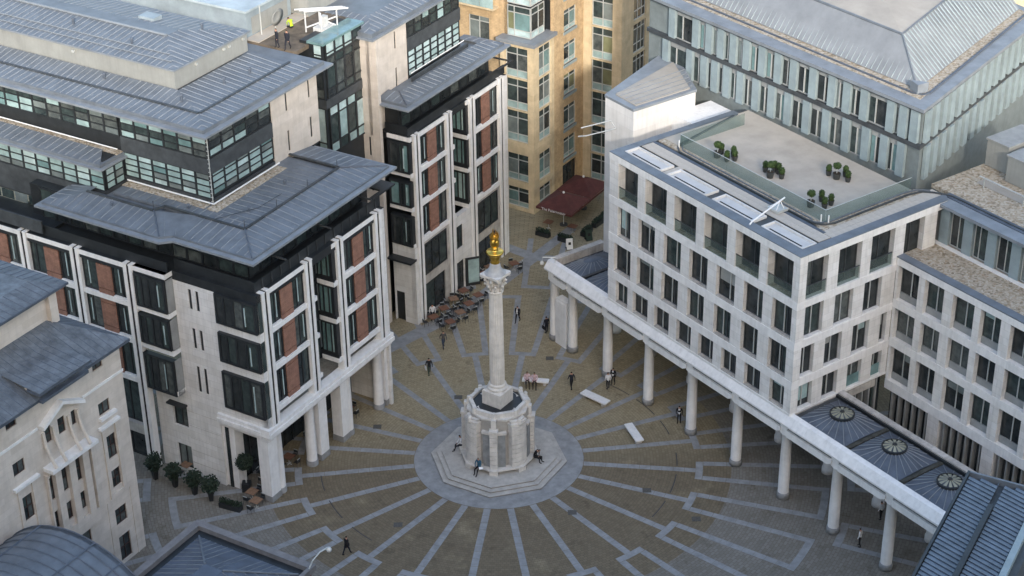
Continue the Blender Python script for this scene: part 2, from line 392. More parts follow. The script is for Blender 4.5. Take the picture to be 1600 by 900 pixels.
for x, y in ((4.5, 118.5), (-9.2, 117.2), (10.6, 121.3), (-4.8, 135.4), (3.3, 141.6), (-11.6, 131.0), (14.2, 117.4)):       # inspection covers
    mb = MB(); mb.box(x - CX - .35, x - CX + .35, y - CY - .3, y - CY + .3, 0, .014); mb.build('inspection_cover', mat('iron cover', (.10, .095, .085), .6, .2, 8), ground)

# stand-in for the cathedral behind the camera: unseen, raised and widened to shade the square
cat = thing('cathedral', 'unseen cathedral stand-in behind the viewpoint, oversized to shade the square', 'cathedral', W0, (10, -40, 0))
mb = MB(); mb.box(-110, 120, -75, -9, 0, 78); mb.build('shading_nave_wall', STONE_G, cat)
mb = MB(); mb.prism([(-110, -75), (120, -75), (120, -9), (-110, -9)], 78.01, 87, [(-104, -60), (114, -60), (114, -24), (-104, -24)]); mb.build('shading_nave_roof', LEAD, cat)
mb = MB(); mb.lathe([(30, 78), (30, 84), (26, 90), (18, 95), (8, 98), (0, 99)], 10, -48, 40); mb.build('dome', LEAD, cat, True)

ch = thing('added_chapter_house', 'unseen brick house added below the picture to darken the near ground', 'building', W0, (4, 66, 0))  # added out of view to block sky light from the near paving
mb = MB(); mb.box(-16, 24, 54, 77, 0, 21); mb.build('wall', BRICK, ch)
mb = MB(); mb.prism([(-16.5, 53.5), (24.5, 53.5), (24.5, 77.4), (-16.5, 77.4)], 21.01, 23.5, [(-12, 60), (20, 60), (20, 71), (-12, 71)]); mb.build('roof', LEAD_D, ch)

# ================================================================== WHITE OFFICE BLOCK WITH ARCADE
wb = thing('white_office_block', 'white stone office block above the arcade with planted roof terrace', 'building', FW, (0, 5, 0))
fl = Fa('-v', -.3); fr_ = Fa('+u', 11.7); fw_ = Fa('-v', 10.1)
def grid(par, fa, s0, s1, rows, zb, zt, thick=.75):
    """bands full length, piers between the openings; rows = [(z0, z1, [(a, b), ...])]"""
    z = zb
    for z0, z1, ops in rows:
        b = MB(); fa.box(b, s0, s1, -thick, .035, z, z0); b.build('stone_band', STONE_B, par)
        x = s0
        for a, c in list(ops) + [(s1, s1)]:
            if a - x > .02:
                p = MB(); fa.box(p, x, a, -thick, 0, z0, z1); p.build('pier', STONE, par)
            x = c
        z = z1
    b = MB(); fa.box(b, s0, s1, -thick, .035, z, zt); b.build('stone_band', STONE_B, par)
rowsL = [(8.2, 10.35, [(-10.0, -8.4), (-7.7, -5.7), (-4.85, -2.95), (-1.98, -.15), (.78, 2.58), (3.58, 5.36), (6.35, 8.18), (9.28, 10.9)]),
         (11.1, 13.87, [(-10.3, -8.1), (-7.25, -5.05), (-4.05, -1.95), (-.78, 1.25), (2.49, 4.47), (5.7, 7.63), (8.85, 10.85)]),
         (14.6, 17.45, [(-9.9, -8.2), (-7.15, -5.03), (-3.9, -1.75), (-.7, 1.5), (2.56, 4.76), (5.78, 7.95), (9.0, 11.15)]),
         (18.1, 21.4, [(-9.9, -7.35), (-6.4, -3.7), (-2.75, -.05), (.9, 3.62), (4.58, 7.33), (8.22, 10.98)])]
rowsR = [(8.2, 10.5, [(.35, 1.9), (3.0, 4.6), (5.69, 7.22), (8.35, 9.45)]),
         (11.2, 13.95, [(.25, 1.8), (2.95, 4.73), (5.9, 7.66), (8.88, 9.6)]),
         (14.6, 17.48, [(.55, 2.45), (3.65, 5.58), (6.76, 8.65)]),
         (18.1, 21.4, [(.2, 2.6), (3.72, 6.1), (7.15, 9.62), (10.75, 12.85)])]
grid(wb, fl, -11.05, 11.7 - .0, rowsL, 8.0, 22.0)

def grid_right():
    z = 8.0
    for z0, z1, ops in rowsR:
        end = 14.25 if z0 > 18 else 10.1
        b = MB(); fr_.box(b, .45, 10.1 if z < 17 else 14.25, -.75, .035, z, z0); b.build('stone_band', STONE_B, wb)
        x = .45; first = True
        for a, c in list(ops) + [(end, end)]:
            if a > x + .02:
                p = MB(); fr_.box(p, x, a, -.75, 0, z0, z1); p.build('pier', STONE, wb)
            x = max(x, c)
        z = z1
    b = MB(); fr_.box(b, .45, 15.2, -.75, .035, z, 22.0); b.build('stone_band', STONE_B, wb)
grid_right()
MUL = ALU
WPAN = [PANES[0], PANES[0], PANES[1], PANES[0], PANES[2]]
def blind(fa, a, c, z0, z1, rec):
    if random.random() > .22: return
    h = (z1 - z0) * random.choice((.2, .3, .45, .7)); x0, x1 = random.choice(((a + .1, (a + c) / 2 - .06), ((a + c) / 2 + .06, c - .1), (a + .1, c - .1)))
    t = MB(); fa.box(t, x0, x1, -rec - .05, -rec - .03, z1 - .08 - h, z1 - .08); t.build('blind', random.choice([PANES[3], PALE, mat('grey blind', (.30, .31, .30), .6, .06)]), wb)
for r, (z0, z1, ops) in enumerate(rowsL):
    for a, c in ops:
        if r == 3:
            window(wb, fl, a, c, z0, z1, .78, .07, (.5,), (), DARK, WPAN)
            for x in (a, c):
                t = MB(); fl.box(t, x - .02, x + .02, -.9, -.74, z0, z1); t.build('loggia_side', GREYM, wb)
            t = MB(); fl.box(t, a, c, -.74, -.2, z0 - .02, z0 + .02); t.build('loggia_floor', GRAVEL, wb)
            t = MB(); fl.box(t, a + .03, c - .03, -.14, -.11, z0 + .03, z0 + 1.08); t.build('balustrade_pane', CLEAR, wb)
            t = MB(); fl.box(t, a, c, -.16, -.08, z0 + 1.08, z0 + 1.13); t.build('handrail', DARK, wb)
        else:
            w = window(wb, fl, a, c, z0 + .1, z1, .36, .07, (.62 if r else .7,), (), DARK, WPAN)
            blind(fl, a, c, z0, z1, .36)
            t = MB(); fl.box(t, a, c, -.34, -.02, z0, z0 + .1); t.build('sill', STONE_G, wb)
            t = MB(); x = a + (c - a) * random.choice((.42, .5, .62)); fl.box(t, x - .05, x + .05, -.37, -.31, z0 + .17, z1 - .07); t.build('mullion', MUL, wb)
for r, (z0, z1, ops) in enumerate(rowsR):
    for a, c in ops:
        if r == 3:
            window(wb, fr_, a, c, z0, z1, .5, .07, (.5,), (), DARK, WPAN)
            if a < 10:
                t = MB(); fr_.box(t, a + .03, c - .03, -.14, -.11, z0 + .03, z0 + 1.08); t.build('balustrade_pane', CLEAR, wb)
                t = MB(); fr_.box(t, a, c, -.16, -.08, z0 + 1.08, z0 + 1.13); t.build('handrail', DARK, wb)
        else:
            window(wb, fr_, a, c, z0 + .1, z1, .36, .07, (), (), DARK, WPAN)
            blind(fr_, a, c, z0, z1, .36)
            t = MB(); fr_.box(t, a, c, -.34, -.02, z0, z0 + .1); t.build('sill', STONE_B, wb)
            t = MB(); x = a + (c - a) * .5; fr_.box(t, x - .05, x + .05, -.37, -.31, z0 + .17, z1 - .07); t.build('mullion', MUL, wb)
for x0, x1 in ((5.69, 7.22), (8.35, 9.45)):
    t = MB(); fr_.box(t, x0 + .02, x1 - .02, -.2, -.16, 8.25, 9.25); t.build('balustrade_pane', TEAL, wb)
# wing on the right, set back behind the arcade
wrows = []; ops = []
u = 12.0
while u < 46: ops += [(u, u + 2.12), (u + 2.75, u + 4.7)]; u += 5.6
ops = [(max(a, 11.95), c) for a, c in ops]
grid(wb, fw_, 11.75, 46, [(7.6, 10.75, ops), (11.45, 14.28, ops), (15.0, 18.05, ops)], 6.75, 18.65, .8)
for z0, z1 in ((7.6, 10.75), (11.45, 14.28), (15.0, 18.05)):
    for a, c in ops:
        window(wb, fw_, a, c, z0, z1, .46, .07, (), (), DARK, WPAN)
        blind(fw_, a, c, z0, z1, .46)
        t = MB(); x = a + (c - a) * .52; fw_.box(t, x - .05, x + .05, -.47, -.42, z0 + .6, z1 - .07); t.build('mullion', MUL, wb)
        t = MB(); fw_.box(t, a + .01, c - .01, -.5, -.4, z0 + .01, z0 + .6); t.build('spandrel_panel', GREYM, wb)
u = 12.2
while u < 46:
    for k in range(6):
        t = MB(); x = u + .25 + k * .74; fw_.box(t, x, x + .14, -.6, -.12, 0, 6.72); t.build('stone_fin', GREYM, wb)
    t = MB(); fw_.box(t, u + 4.3, u + 5.45, -.8, 0, 0, 6.75); t.build('pier', STONE, wb); u += 5.6
t = MB(); fw_.box(t, 11.75, 46, -.85, -.81, 0, 6.75); t.build('shopfront_glass', PANES[0], wb)
t = MB(); fr_.box(t, 5.4, 10.1, -.75, -.5, 0, 7.9); t.build('shopfront_glass', PANES[0], wb)
for k in range(6, 12):
    t = MB(); fr_.box(t, .8 + k * .76, .95 + k * .76, -.49, -.05, 0, 7.9); t.build('stone_fin', GREYM, wb)
# setback top floor of the wing
t = MB(); t.box(11.2, 46, 10.85, 15.2, 18.3, 18.36); t.build('gravel_bed', GRAVEL, wb)
t = MB(); t.box(11.2, 46, 10.06, 10.85, 18.655, 18.75); t.build('coping', LEAD, wb)
t = MB(); t.box(11.0, 46, 14.5, 14.9, 18.362, 18.45); t.build('upstand', STONE_B, wb)
t = MB(); t.box(10.9, 46, 15.15, 15.35, 18.3, 21.7); t.build('wall', GREYM, wb)
f15 = Fa('-v', 15.15); k = 0
x = 11.5
while x < 45:
    t = MB(); f15.box(t, x, x + .92, .02, .3, 18.45, 21.45); t.build('zinc_fin', ZINC, wb)
    window(wb, f15, x + 1.0, x + 2.3, 18.5, 21.3, -.09, .06, (.42 if k % 2 else .6,), (), ALU, PANES); x += 2.38; k += 1
t = MB(); t.box(11.0, 46, 14.35, 15.6, 21.72, 21.98); t.build('eaves_panel', LEAD_L, wb)
t = MB(); t.box(10.95, 46, 15.62, 16.3, 21.75, 22.04); t.build('gutter', LEAD_D, wb)
t = MB(); t.box(9.0, 46, 16.3, 40, 21.7, 22.06); t.build('gravel_bed', GRAVEL, wb)
t = MB(); t.box(11, 46, 19.2, 20.3, 22.065, 22.1); t.build('walkway', TAN, wb)
for i in range(9):
    t = MB(); x = 12 + i * 4; t.box(x - .04, x + .04, 18.9, 18.98, 22.06, 22.9); t.build('rail_post', ALU, wb)
t = MB(); t.box(11.5, 46, 18.88, 19.0, 22.9, 22.97); t.build('handrail', ALU, wb)
# ---- roof terrace
t = MB(); t.box(-10.9, 10.9, .45, 14.4, 20.9, 21.9); t.build('roof_slab', DARK, wb)
t = MB(); t.prism([(-11.08, -.34), (11.74, -.34), (11.74, 15.25), (10.85, 15.9), (10.85, .62), (-10.35, .62), (-10.35, 13.2), (-11.08, 13.2)], 22.003, 22.06); t.build('coping', LEAD, wb)
tiles = []
for i in range(35):
    for j in range(5):
        x = -10.3 + i * .6; y = .66 + j * .6
        if x > 10.8 - .55: continue
        sk = any(a - .5 < x < b + .1 for a, b in ((-10.27, -5.7), (-4.92, -.2), (.58, 5.35), (6.25, 10.84))) and y < 2.0
        if not sk: tiles.append((x, y))
for i in range(20):
    for j in range(2): tiles.append((9.62 + j * .6, 3.7 + i * .6))
tm = MB(); tm.box(0, .585, 0, .585, 0, .045); tme = tm.mesh('paving_slab', PAVE)
for k, (x, y) in enumerate(tiles[:290]):
    o = bpy.data.objects.new('paving_slab', tme); COL.objects.link(o); o.parent = wb; o.location = Vector((x, y, 21.96 + random.uniform(0, .012))) - Vector((0, 5, 0))
t = MB(); t.box(-10.35, 9.62, 3.66, 3.95, 21.9, 22.03); t.box(9.62, 9.9, 3.66, 3.95, 21.9, 22.03) ; t.build('gutter', LEAD_D, wb)
t = MB(); t.box(-10.35, 8.75, 4.3, 4.9, 21.9, 22.0); t.build('gravel_strip', GRAVEL, wb)
def track(mb, pts, w, z0, z1):
    for a, b in zip(pts, pts[1:]):
        a = Vector(a); b = Vector(b); d = (b - a).normalized(); n_ = Vector((-d.y, d.x)) * w / 2
        mb.prism([tuple(a - n_), tuple(b - n_), tuple(b + n_), tuple(a + n_)], z0, z1)
path = [(-10.2, 12.5), (-8.6, 5.2), (-8.2, 4.6), (-7.5, 4.15), (7.6, 4.15), (8.5, 4.3), (9.0, 4.7), (9.25, 5.5), (9.25, 13.4), (9.5, 14.6), (10.2, 15.3), (11.5, 15.95), (46, 16.05)]
t = MB(); track(t, path, .13, 22.0, 22.12); t.build('cradle_track', DARK, wb)
t = MB(); track(t, [(x - .0, y + .42) if x < 8 else (x - .42, y) for x, y in path[:-2]], .1, 22.0, 22.1); t.build('cradle_track', LEAD, wb)
t = MB(); t.box(-10.35, 8.75, 4.92, 14.3, 21.9, 22.02); t.build('terrace_floor', DECK, wb)
t = MB(); t.box(8.75, 9.62, 3.96, 14.6, 21.9, 21.99); t.build('gravel_strip', GRAVEL, wb)
for a, b in ((-8.3, -2.6), (-2.58, 3.1), (3.12, 8.72)):
    t = MB(); t.box(a, b, 4.94, 4.97, 22.03, 23.1); t.build('balustrade_pane', CLEAR, wb)
for a, b in ((5.0, 9.6), (9.62, 14.2)):
    t = MB(); t.box(8.72, 8.75, a, b, 22.03, 23.1); t.build('balustrade_pane', CLEAR, wb)
t = MB(); t.box(-8.33, -8.3, 4.94, 12, 22.03, 23.1); t.build('balustrade_pane', CLEAR, wb)
t = MB(); t.box(-8.3, 8.75, 4.93, 4.98, 23.1, 23.13); t.box(8.71, 8.76, 4.98, 14.2, 23.1, 23.13); t.build('handrail', ALU, wb)
for x, y in ((8.5, 4.75), (8.95, 5.1), (-8.2, 4.7)):
    t = MB(); t.ngon(x, y, 22.0, 22.7, .05, .05, 8); t.build('bollard', WHITEP, wb)
for a, b in ((-10.27, -5.72), (-4.9, -.22), (.6, 5.33), (6.28, 10.83)):          # white light shafts along the parapet
    e = MB(); e.box(a, b, .64, .76, 21.9, 22.1); e.box(a, b, 2.0, 2.12, 21.9, 22.1); e.box(a, a + .12, .76, 2.0, 21.9, 22.1); e.box(b - .12, b, .76, 2.0, 21.9, 22.1)
    o = e.build('skylight_frame', WHITE, wb)
    t = MB(); t.box(a + .12, b - .12, .76, 2.0, 21.9, 21.93); t.build('tray', mat('white tray', (.55, .55, .55), .7, .05), o)
    t = MB(); t.box(a + .5, b - .5, .98, 1.14, 21.931, 21.94); t.build('slot', SLOT, o)
# high white wall block beyond the terrace
t = MB(); t.prism([(-18.7, 5.2), (-14.8, 5.2), (-14.8, 12.1), (-23.6, 16.7)], 6.9, 22.75); t.build('stair_tower_wall', WHITE, wb)
t = MB(); t.prism([(-18.75, 5.15), (-14.75, 5.15), (-14.75, 12.2), (-23.7, 16.8)], 22.75, 22.98); t.build('stair_tower_coping', LEAD_L, wb)
t = MB(); t.prism([(-18.1, 5.85), (-15.2, 5.75), (-15.2, 11.8), (-20.6, 14.4)], 22.98, 23.06); o = t.build('stair_tower_roof', TAN, wb)
for k in range(5):
    t = MB(); x = -15.5 - k * .68; t.tube([(x, 5.9 + k * .02, 23.08), (x - .1 * k, 12.3 + .45 * k, 23.08)], .045, 5); t.build('roof_roll', LEAD_L, o)
t = MB(); t.box(-14.9, -11.1, 9.5, 14, 6.9, 21.4); t.build('link_wall', STONE_B, wb)
fk = Fa('+u', -11.08)
t = MB(); t.box(-11.05, -9.25, 5.3, 13.2, 21.4, 21.98); t.build('stone_band', STONE_B, wb)
wall(wb, Fa('-u', -11.05), .45, 13, 7.95, 22, [], STONE, .3)
for z in (15.2, 18.6):
    window(wb, Fa('+u', -14.7), 9.8, 11.8, z, z + 2.6, .0, .07, (.5,), (), ALU, PANES)
t = MB()
for dz, x in ((0, -17.9), (-.5, -17.2)):
    t.tube([(x, 5.2, 20.8 + dz), (x - 1.9, 3.4, 19.9 + dz)], .05, 6)
t.tube([(-17.9, 5.2, 20.8), (-17.2, 5.2, 20.3)], .04, 6); t.tube([(-19.1, 3.4, 19.4), (-19.9, 3.2, 19.1)], .07, 6); t.build('steel_bracket', ALU, wb)
# ---- arcade
ar = thing('arcade', 'pale stone colonnade with lead domes along the right of the square', 'arcade', FW, (0, 0, 0))
CU = [-19.1, -16.4] + [5.655 * k for k in range(-2, 7)]
for i, u in enumerate(CU):
    t = MB(); t.lathe([(0, 0), (.52, 0), (.52, .5), (.47, .56), (.44, .56)], u, 0, 20); o = t.build('column_base', GRAN, ar, True)
    t = MB(); t.lathe([(.44, .56), (.445, 2.4), (.40, 6.05), (.46, 6.1), (.46, 6.2), (0, 6.2)], u, 0, 24); t.build('column', STONE_B, ar, True)
    if u > -17:
        t = MB(); t.lathe([(0, 0), (.5, 0), (.5, .5), (.42, .56), (.40, 6.3)], u - .35, 5.25, 16); t.build('rear_column', STONE_B, ar, True)
        t = MB(); t.prism([(u - .9, 4.7), (u + .2, 4.7), (u + .2, 5.8), (u - .9, 5.8)], 6.3, 6.9); t.build('rear_capital', mat('pink vault light tone', (.42, .25, .19), .85, .1), ar)  # pink colour stands for lit vaulting behind the beams
    if i + 1 < len(CU):
        a, c = u + .42, CU[i + 1] - .30
        t = MB(); y0, y1 = -.55, .4
        t.v += [(a, y0, 6.18), (c - .45, y0, 6.18), (c, y0, 6.45), (c, y0, 6.78), (a, y0, 6.78), (a, y1, 6.18), (c - .45, y1, 6.18), (c, y1, 6.45), (c, y1, 6.78), (a, y1, 6.78)]
        t.f += [(0, 1, 2, 3, 4), (9, 8, 7, 6, 5), (0, 5, 6, 1), (1, 6, 7, 2), (2, 7, 8, 3), (3, 8, 9, 4), (4, 9, 5, 0)]
        t.build('lintel', STONE_B, ar)
    t = MB(); t.box(u - .38, u + .38, -.44, .4, 6.2, 7.19); t.build('impost', STONE_B, ar)
t = MB(); t.box(-19.6, 40, -.38, .4, 6.8, 7.2); t.build('cornice_shade_strip', DARK, ar)  # dark strip standing in for the shadow gap under the cornice
x = -19.75; k = 0
while x < 40:      # cornice blocks
    L = 2.83 if k else 1.6
    t = MB(); y0, y1 = -.72, .15
    t.v += [(x + .006, y0, 7.2), (x + L - .006, y0, 7.2), (x + L - .006, y1, 7.2), (x + .006, y1, 7.2), (x + .006, y0 - .02, 7.36), (x + L - .006, y0 - .02, 7.36), (x + .006, -.28, 8.0), (x + L - .006, -.28, 8.0), (x + .006, y1, 8.08), (x + L - .006, y1, 8.08)]
    t.f += [(0, 3, 2, 1), (0, 1, 5, 4), (4, 5, 7, 6), (6, 7, 9, 8), (8, 9, 2, 3), (0, 4, 6, 8, 3), (1, 2, 9, 7, 5)]
    t.build('cornice_block', STONE_B, ar); x += L; k += 1
t = MB(); t.box(-19.6, -18.95, .16, 5.6, 7.2, 8.25); t.build('end_parapet', STONE_G, ar)
t = MB(); t.box(-18.94, -11.1, .16, 5.6, 7.2, 7.5); t.build('roof_slab', DARK, ar)
def dome(u0, u1, v0, v1, zb, zt, oc=True):
    t = MB(); n = 16; cu, cv = (u0 + u1) / 2, (v0 + v1) / 2
    for i in range(n):
        for j in range(n):
            q = []
            for a, b in ((i, j), (i + 1, j), (i + 1, j + 1), (i, j + 1)):
                x = a / n * 2 - 1; y = b / n * 2 - 1
                q.append((cu + x * (u1 - u0) / 2, cv + y * (v1 - v0) / 2, zb + (zt - zb) * (math.cos(x * math.pi / 2 * .92) * math.cos(y * math.pi / 2 * .92))))
            t.face(q)
    d = t.build('dome_roof', LEAD_D, ar, True)
    s_ = MB(); zz = lambda x, y: zb + (zt - zb) * (math.cos(x * math.pi / 2 * .92) * math.cos(y * math.pi / 2 * .92)) + .03
    for k in range(24):
        a = 2 * math.pi * k / 24; mx = 1 / max(abs(math.cos(a)), abs(math.sin(a))); pts = []
        for i in range(9):
            r = .38 + (.98 * mx - .38) * i / 8; x, y = r * math.cos(a), r * math.sin(a)
            pts.append((cu + x * (u1 - u0) / 2, cv + y * (v1 - v0) / 2, zz(x, y)))
        s_.tube(pts, .035, 4)
    s_.build('dome_ribs', LEAD_L, d)
    if oc:
        z = zt + .0; t = MB(); t.lathe([(.95, z - .2), (.98, z + .06), (.88, z + .1), (.86, z - .05)], cu, cv, 24); t.build('oculus_ring', BLACK, d)
        for k in range(12):
            a0 = 2 * math.pi * (k + .17) / 12; a1 = 2 * math.pi * (k + .83) / 12; t = MB()
            t.face([(cu + .2 * math.cos(a0), cv + .2 * math.sin(a0), z + .2), (cu + .86 * math.cos(a0), cv + .86 * math.sin(a0), z + .06), (cu + .86 * math.cos(a1), cv + .86 * math.sin(a1), z + .06), (cu + .2 * math.cos(a1), cv + .2 * math.sin(a1), z + .2)])
            t.build('oculus_pane', mat('skylight glass', (.33, .33, .26), .2, .1), d)
        t = MB(); t.ngon(cu, cv, z + .1, z + .28, .22, .14, 10); t.build('oculus_hub', BLACK, d)
for k in range(3, 6):
    u0 = 12.1 + (k - 3) * 5.52
    dome(u0 + .15, u0 + 5.1, .17, 4.4, 7.96, 8.85)
    t = MB(); t.box(u0 + 5.2, u0 + 5.55, .16, 4.5, 7.4, 8.06); t.build('valley_gutter', mat('dark gutter', (.07, .07, .06), .9, .3, 2), ar)  # gutter in a darker tone than the dome lead
dome(-18.6, -15.9, .3, 5.4, 7.55, 8.2, False); dome(-15.5, -11.2, .3, 5.4, 7.55, 8.3, False)
t = MB(); t.box(-15.85, -15.55, .2, 5.5, 7.5, 7.75); t.build('valley_gutter', BLACK, ar)
t = MB(); t.box(11.8, 40, .16, 4.55, 7.2, 7.95); t.build('roof_slab', DARK, ar)
t = MB(); t.box(11.8, 40, 4.56, 4.72, 7.2, 8.2); t.build('rear_flashing', BLACK, ar)
x = 11.85
while x < 40:
    t = MB(); t.box(x, x + 1.86, 4.75, 5.3, 7.2, 8.32 + random.uniform(-.02, .02)); t.build('rear_coping', STONE_G, ar); x += 1.88
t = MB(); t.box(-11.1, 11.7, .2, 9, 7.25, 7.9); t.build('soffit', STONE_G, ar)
t = MB(); t.box(-11.0, 11.6, 8.8, 9.0, 0, 7.2); t.build('shopfront_glass', PANES[1], ar)
for k in range(18):
    t = MB(); x = -10.8 + k * 1.3; t.box(x, x + .1, 8.72, 8.8, 0, 7.2); t.build('shopfront_mullion', BLACK, ar)
t = MB(); t.box(-18.55, -16.95, -.35, .45, 0, 4.5); t.box(-18.5, -17.0, -.3, .4, 4.5, 4.75); t.build('infill_panel', STONE_B, ar)
# bits on the roof and cornice
def globe_lamp(name, label, fr, base, pts, end):
    e = thing(name, label, 'lamp', fr, base)
    t = MB(); t.tube(pts, .05, 6); t.build('arm', ALU, e)
    x, y, z = end; t = MB(); t.lathe([(0, z - .2), (.14, z - .14), (.2, z), (.14, z + .14), (0, z + .2)], x, y, 14); t.build('globe', mat('opal globe', (.6, .6, .58), .4, .04), e, True)
globe_lamp('wall_lamp', 'white globe lamp on bent arm at left end of the arcade cornice', FW, (-19.2, 0, 8.1), [(-18.9, -.1, 8.0), (-18.9, -.1, 8.55), (-19.6, -.95, 8.55), (-19.65, -1.0, 8.2)], (-19.68, -1.0, 7.95))
globe_lamp('wall_lamp', 'white lamp on curved arm at corner of dark lead roof in foreground', FL, (-15.4, -15, 10), [(-15.6, -15.4, 9.9), (-15.2, -15.6, 10.7), (-14.6, -15.8, 11.1), (-14.0, -16.0, 11.15)], (-13.95, -16.05, 10.95))
for (x, y), lab in (((1.8, 2.9), 'white davit arm laid across the parapet of the white block terrace'),):
    e = thing('davit_arm', lab, 'davit', FW, (3.6, 3, 22.1))
    t = MB(); t.tube([(5.9, -.2, 22.3), (5.85, .1, 22.45), (5.0, 4.2, 22.9)], .07, 6); t.build('boom', WHITEP, e)
    t = MB(); t.box(4.4, 5.6, 3.0, 4.1, 22.05, 22.25); t.build('base_frame', ALU, e)
    for a in ((4.5, 3.2), (5.4, 3.8), (5.3, 3.1)):
        t = MB(); t.tube([(*a, 22.25), (5.05, 3.7, 22.8)], .04, 5); t.build('strut', WHITEP, e)

# ================================================================== GLASS-FINNED BLOCK BEHIND THE TERRACE
gb = thing('finned_office_block', 'office block with upright zinc fins and a hipped zinc roof behind the terrace', 'building', FW, (0, 18, 0))
KX, KY = 8.1, 15.5
LEND = (-24.0, 14.35); REND = (.6, 37.5)
def fin_face(p0, p1, fins, z0, z1, seedk):
    """fins, panes and mullions on one upright plane from p0 to p1 (both in the block's own frame)"""
    a = Vector(p0); b = Vector(p1); d = (b - a).normalized(); n_ = Vector((d.y, -d.x))
    def bx(mb, s0, s1, d0, d1, za, zb):
        q = [a + d * s0 + n_ * d0, a + d * s1 + n_ * d0, a + d * s1 + n_ * d1, a + d * s0 + n_ * d1]
        mb.prism([tuple(p) for p in q], za, zb); return mb
    for i, s0 in enumerate(fins):
        bx(MB(), s0, s0 + .8, .05, .34, z0, z1).build('zinc_fin', ZINC, gb)
        if i + 1 < len(fins):
            e0, e1 = s0 + .86, fins[i + 1] - .06
            if e1 - e0 < .25: continue
            bx(MB(), e0, e1, .02, .09, z1 - .5, z1 - .05).build('window_head', GREYM, gb); bx(MB(), e0, e1, .02, .09, z0, z0 + .12).build('window_sill', GREYM, gb)
            mid = e0 + (e1 - e0) * random.choice((.35, .5, .62)); w = bx(MB(), mid - .05, mid + .05, .03, .12, z0 + .12, z1 - .5).build('mullion', ALU, gb)
            for x0, x1 in ((e0, mid - .05), (mid + .05, e1)):
                bx(MB(), x0, x1, .02, .045, z0 + .12, z1 - .5).build('pane', random.choice([PANES[1], PANES[0], PANES[2], PANES[3], TEAL, PANES[0], PANES[1]]), gb)
Llen = math.dist(LEND, (KX, KY)); Rlen = math.dist((KX, KY), REND)
def ll(u): return u + 24.0
topf = [-21.06, -18.0, -16.3, -14.8, -13.27, -11.64, -9.76, -7.86, -6.05, -3.82, -1.68, -.03, 1.86, 4.68, 6.0, 7.15]
lowf = [-21.8, -18.65, -16.8, -15.4, -13.9, -12.2, -10.3, -8.4, -6.45, -4.3, -2.07, .18, 2.34, 4.3, 6.1]
fin_face(LEND, (KX, KY), [ll(x) for x in topf], 25.45, 28.2, 1); fin_face(LEND, (KX, KY), [ll(x) for x in lowf], 22.1, 25.0, 2)
rf = [.2 + 1.5 * i for i in range(15)]; fin_face((KX, KY), REND, rf, 25.45, 28.2, 3); fin_face((KX, KY), REND, [x + .4 for x in rf], 22.1, 25.0, 4)
poly = [LEND, (KX, KY), REND, (-24, 40)]
t = MB(); t.prism(poly, 10, 28.2); t.build('wall', mat('grey green cladding', (.19, .22, .225), .6, .1), gb)
def offs(p, dl): return [(LEND[0], LEND[1] - dl), (KX + dl * .93, KY - dl * 1.02), (REND[0] + dl * .95, REND[1] + dl * .4), (-24, 40)]
t = MB(); t.prism(offs(poly, .3), 25.05, 25.4); t.build('floor_band', DARK, gb)
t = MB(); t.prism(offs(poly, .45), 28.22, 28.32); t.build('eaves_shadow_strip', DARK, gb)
t = MB(); t.prism(offs(poly, .55), 28.33, 28.62); t.build('eaves_panel', LEAD_L, gb)
inner = [(-24, 16.3), (6.3, 17.1), (-.6, 37), (-24, 40)]
t = MB(); t.prism([(-24, 15.3), (7.0, 16.2), (-.1, 37), (-24, 40)], 28.62, 28.66); t.build('gravel_bed', GRAVEL, gb)
t = MB(); track(t, [(-24, 15.7), (5.8, 16.55), (6.6, 16.9), (6.7, 17.6), (-.2, 37)], .14, 28.66, 28.78); t.build('cradle_track', LEAD_D, gb)
zt = 31.6; A_ = (-24, 16.6, 28.75); B_ = (5.6, 17.35, 28.75); C_ = (1.7, 19.35, zt); D_ = (-24, 18.9, zt); B2 = (-1.2, 37, 28.75); C2 = (-5, 37, zt)
slope(gb, (A_, B_, C_, D_), ZINC_R, ZINC, .55, h=.07, w=.07); slope(gb, (B_, B2, C2, C_), ZINC_R, ZINC, .55, h=.07, w=.07)
t = MB(); t.tube([B_, C_], .09, 6); t.build('hip_roll', LEAD, gb)
t = MB(); t.tube([(p[0], p[1], p[2] + .02) for p in (D_, C_, C2)], .12, 6); t.build('ridge_roll', LEAD, gb)
slope(gb, (D_, C_, (-3.5, 22.5, zt + .6), (-24, 22.2, zt + .6)), TAN, None); slope(gb, (C_, C2, (-10, 37, zt + .6), (-3.5, 22.5, zt + .6)), TAN, None)
t = MB(); t.box(-24, -3.6, 22.4, 37, zt + .55, zt + .75); t.build('rooflight', PALE, gb)
t = MB(); t.prism([(5.2, 16.9), (6.3, 16.6), (6.4, 17.7)], 28.7, 29.5); t.build('hopper', LEAD_L, gb)
# plant units on the gravel roof
for (u, v, w, d, h), lab in (((9.2, 22.2, 2.2, 4, 2.4), 'grey box plant unit standing beside the finned block'), ((12.2, 21.2, 3.4, 5, 2.3), 'louvred grey plant unit at right edge of the gravel roof')):
    e = thing('plant_unit', lab, 'plant unit', FW, (u, v, 22.1))
    t = MB(); t.box(u, u + w, v, v + d, 22.1, 22.1 + h - .15); t.build('casing', GREYWALL, e)
    t = MB(); t.box(u - .1, u + w + .1, v - .1, v + d + .1, 22.1 + h - .15, 22.1 + h); t.build('lid', GREYM, e)
    for k in range(6):
        t = MB(); t.box(u + w + .02, u + w + .12, v + .3, v + d - .3, 22.3 + k * .3, 22.45 + k * .3); t.build('louvre', ALU, e)

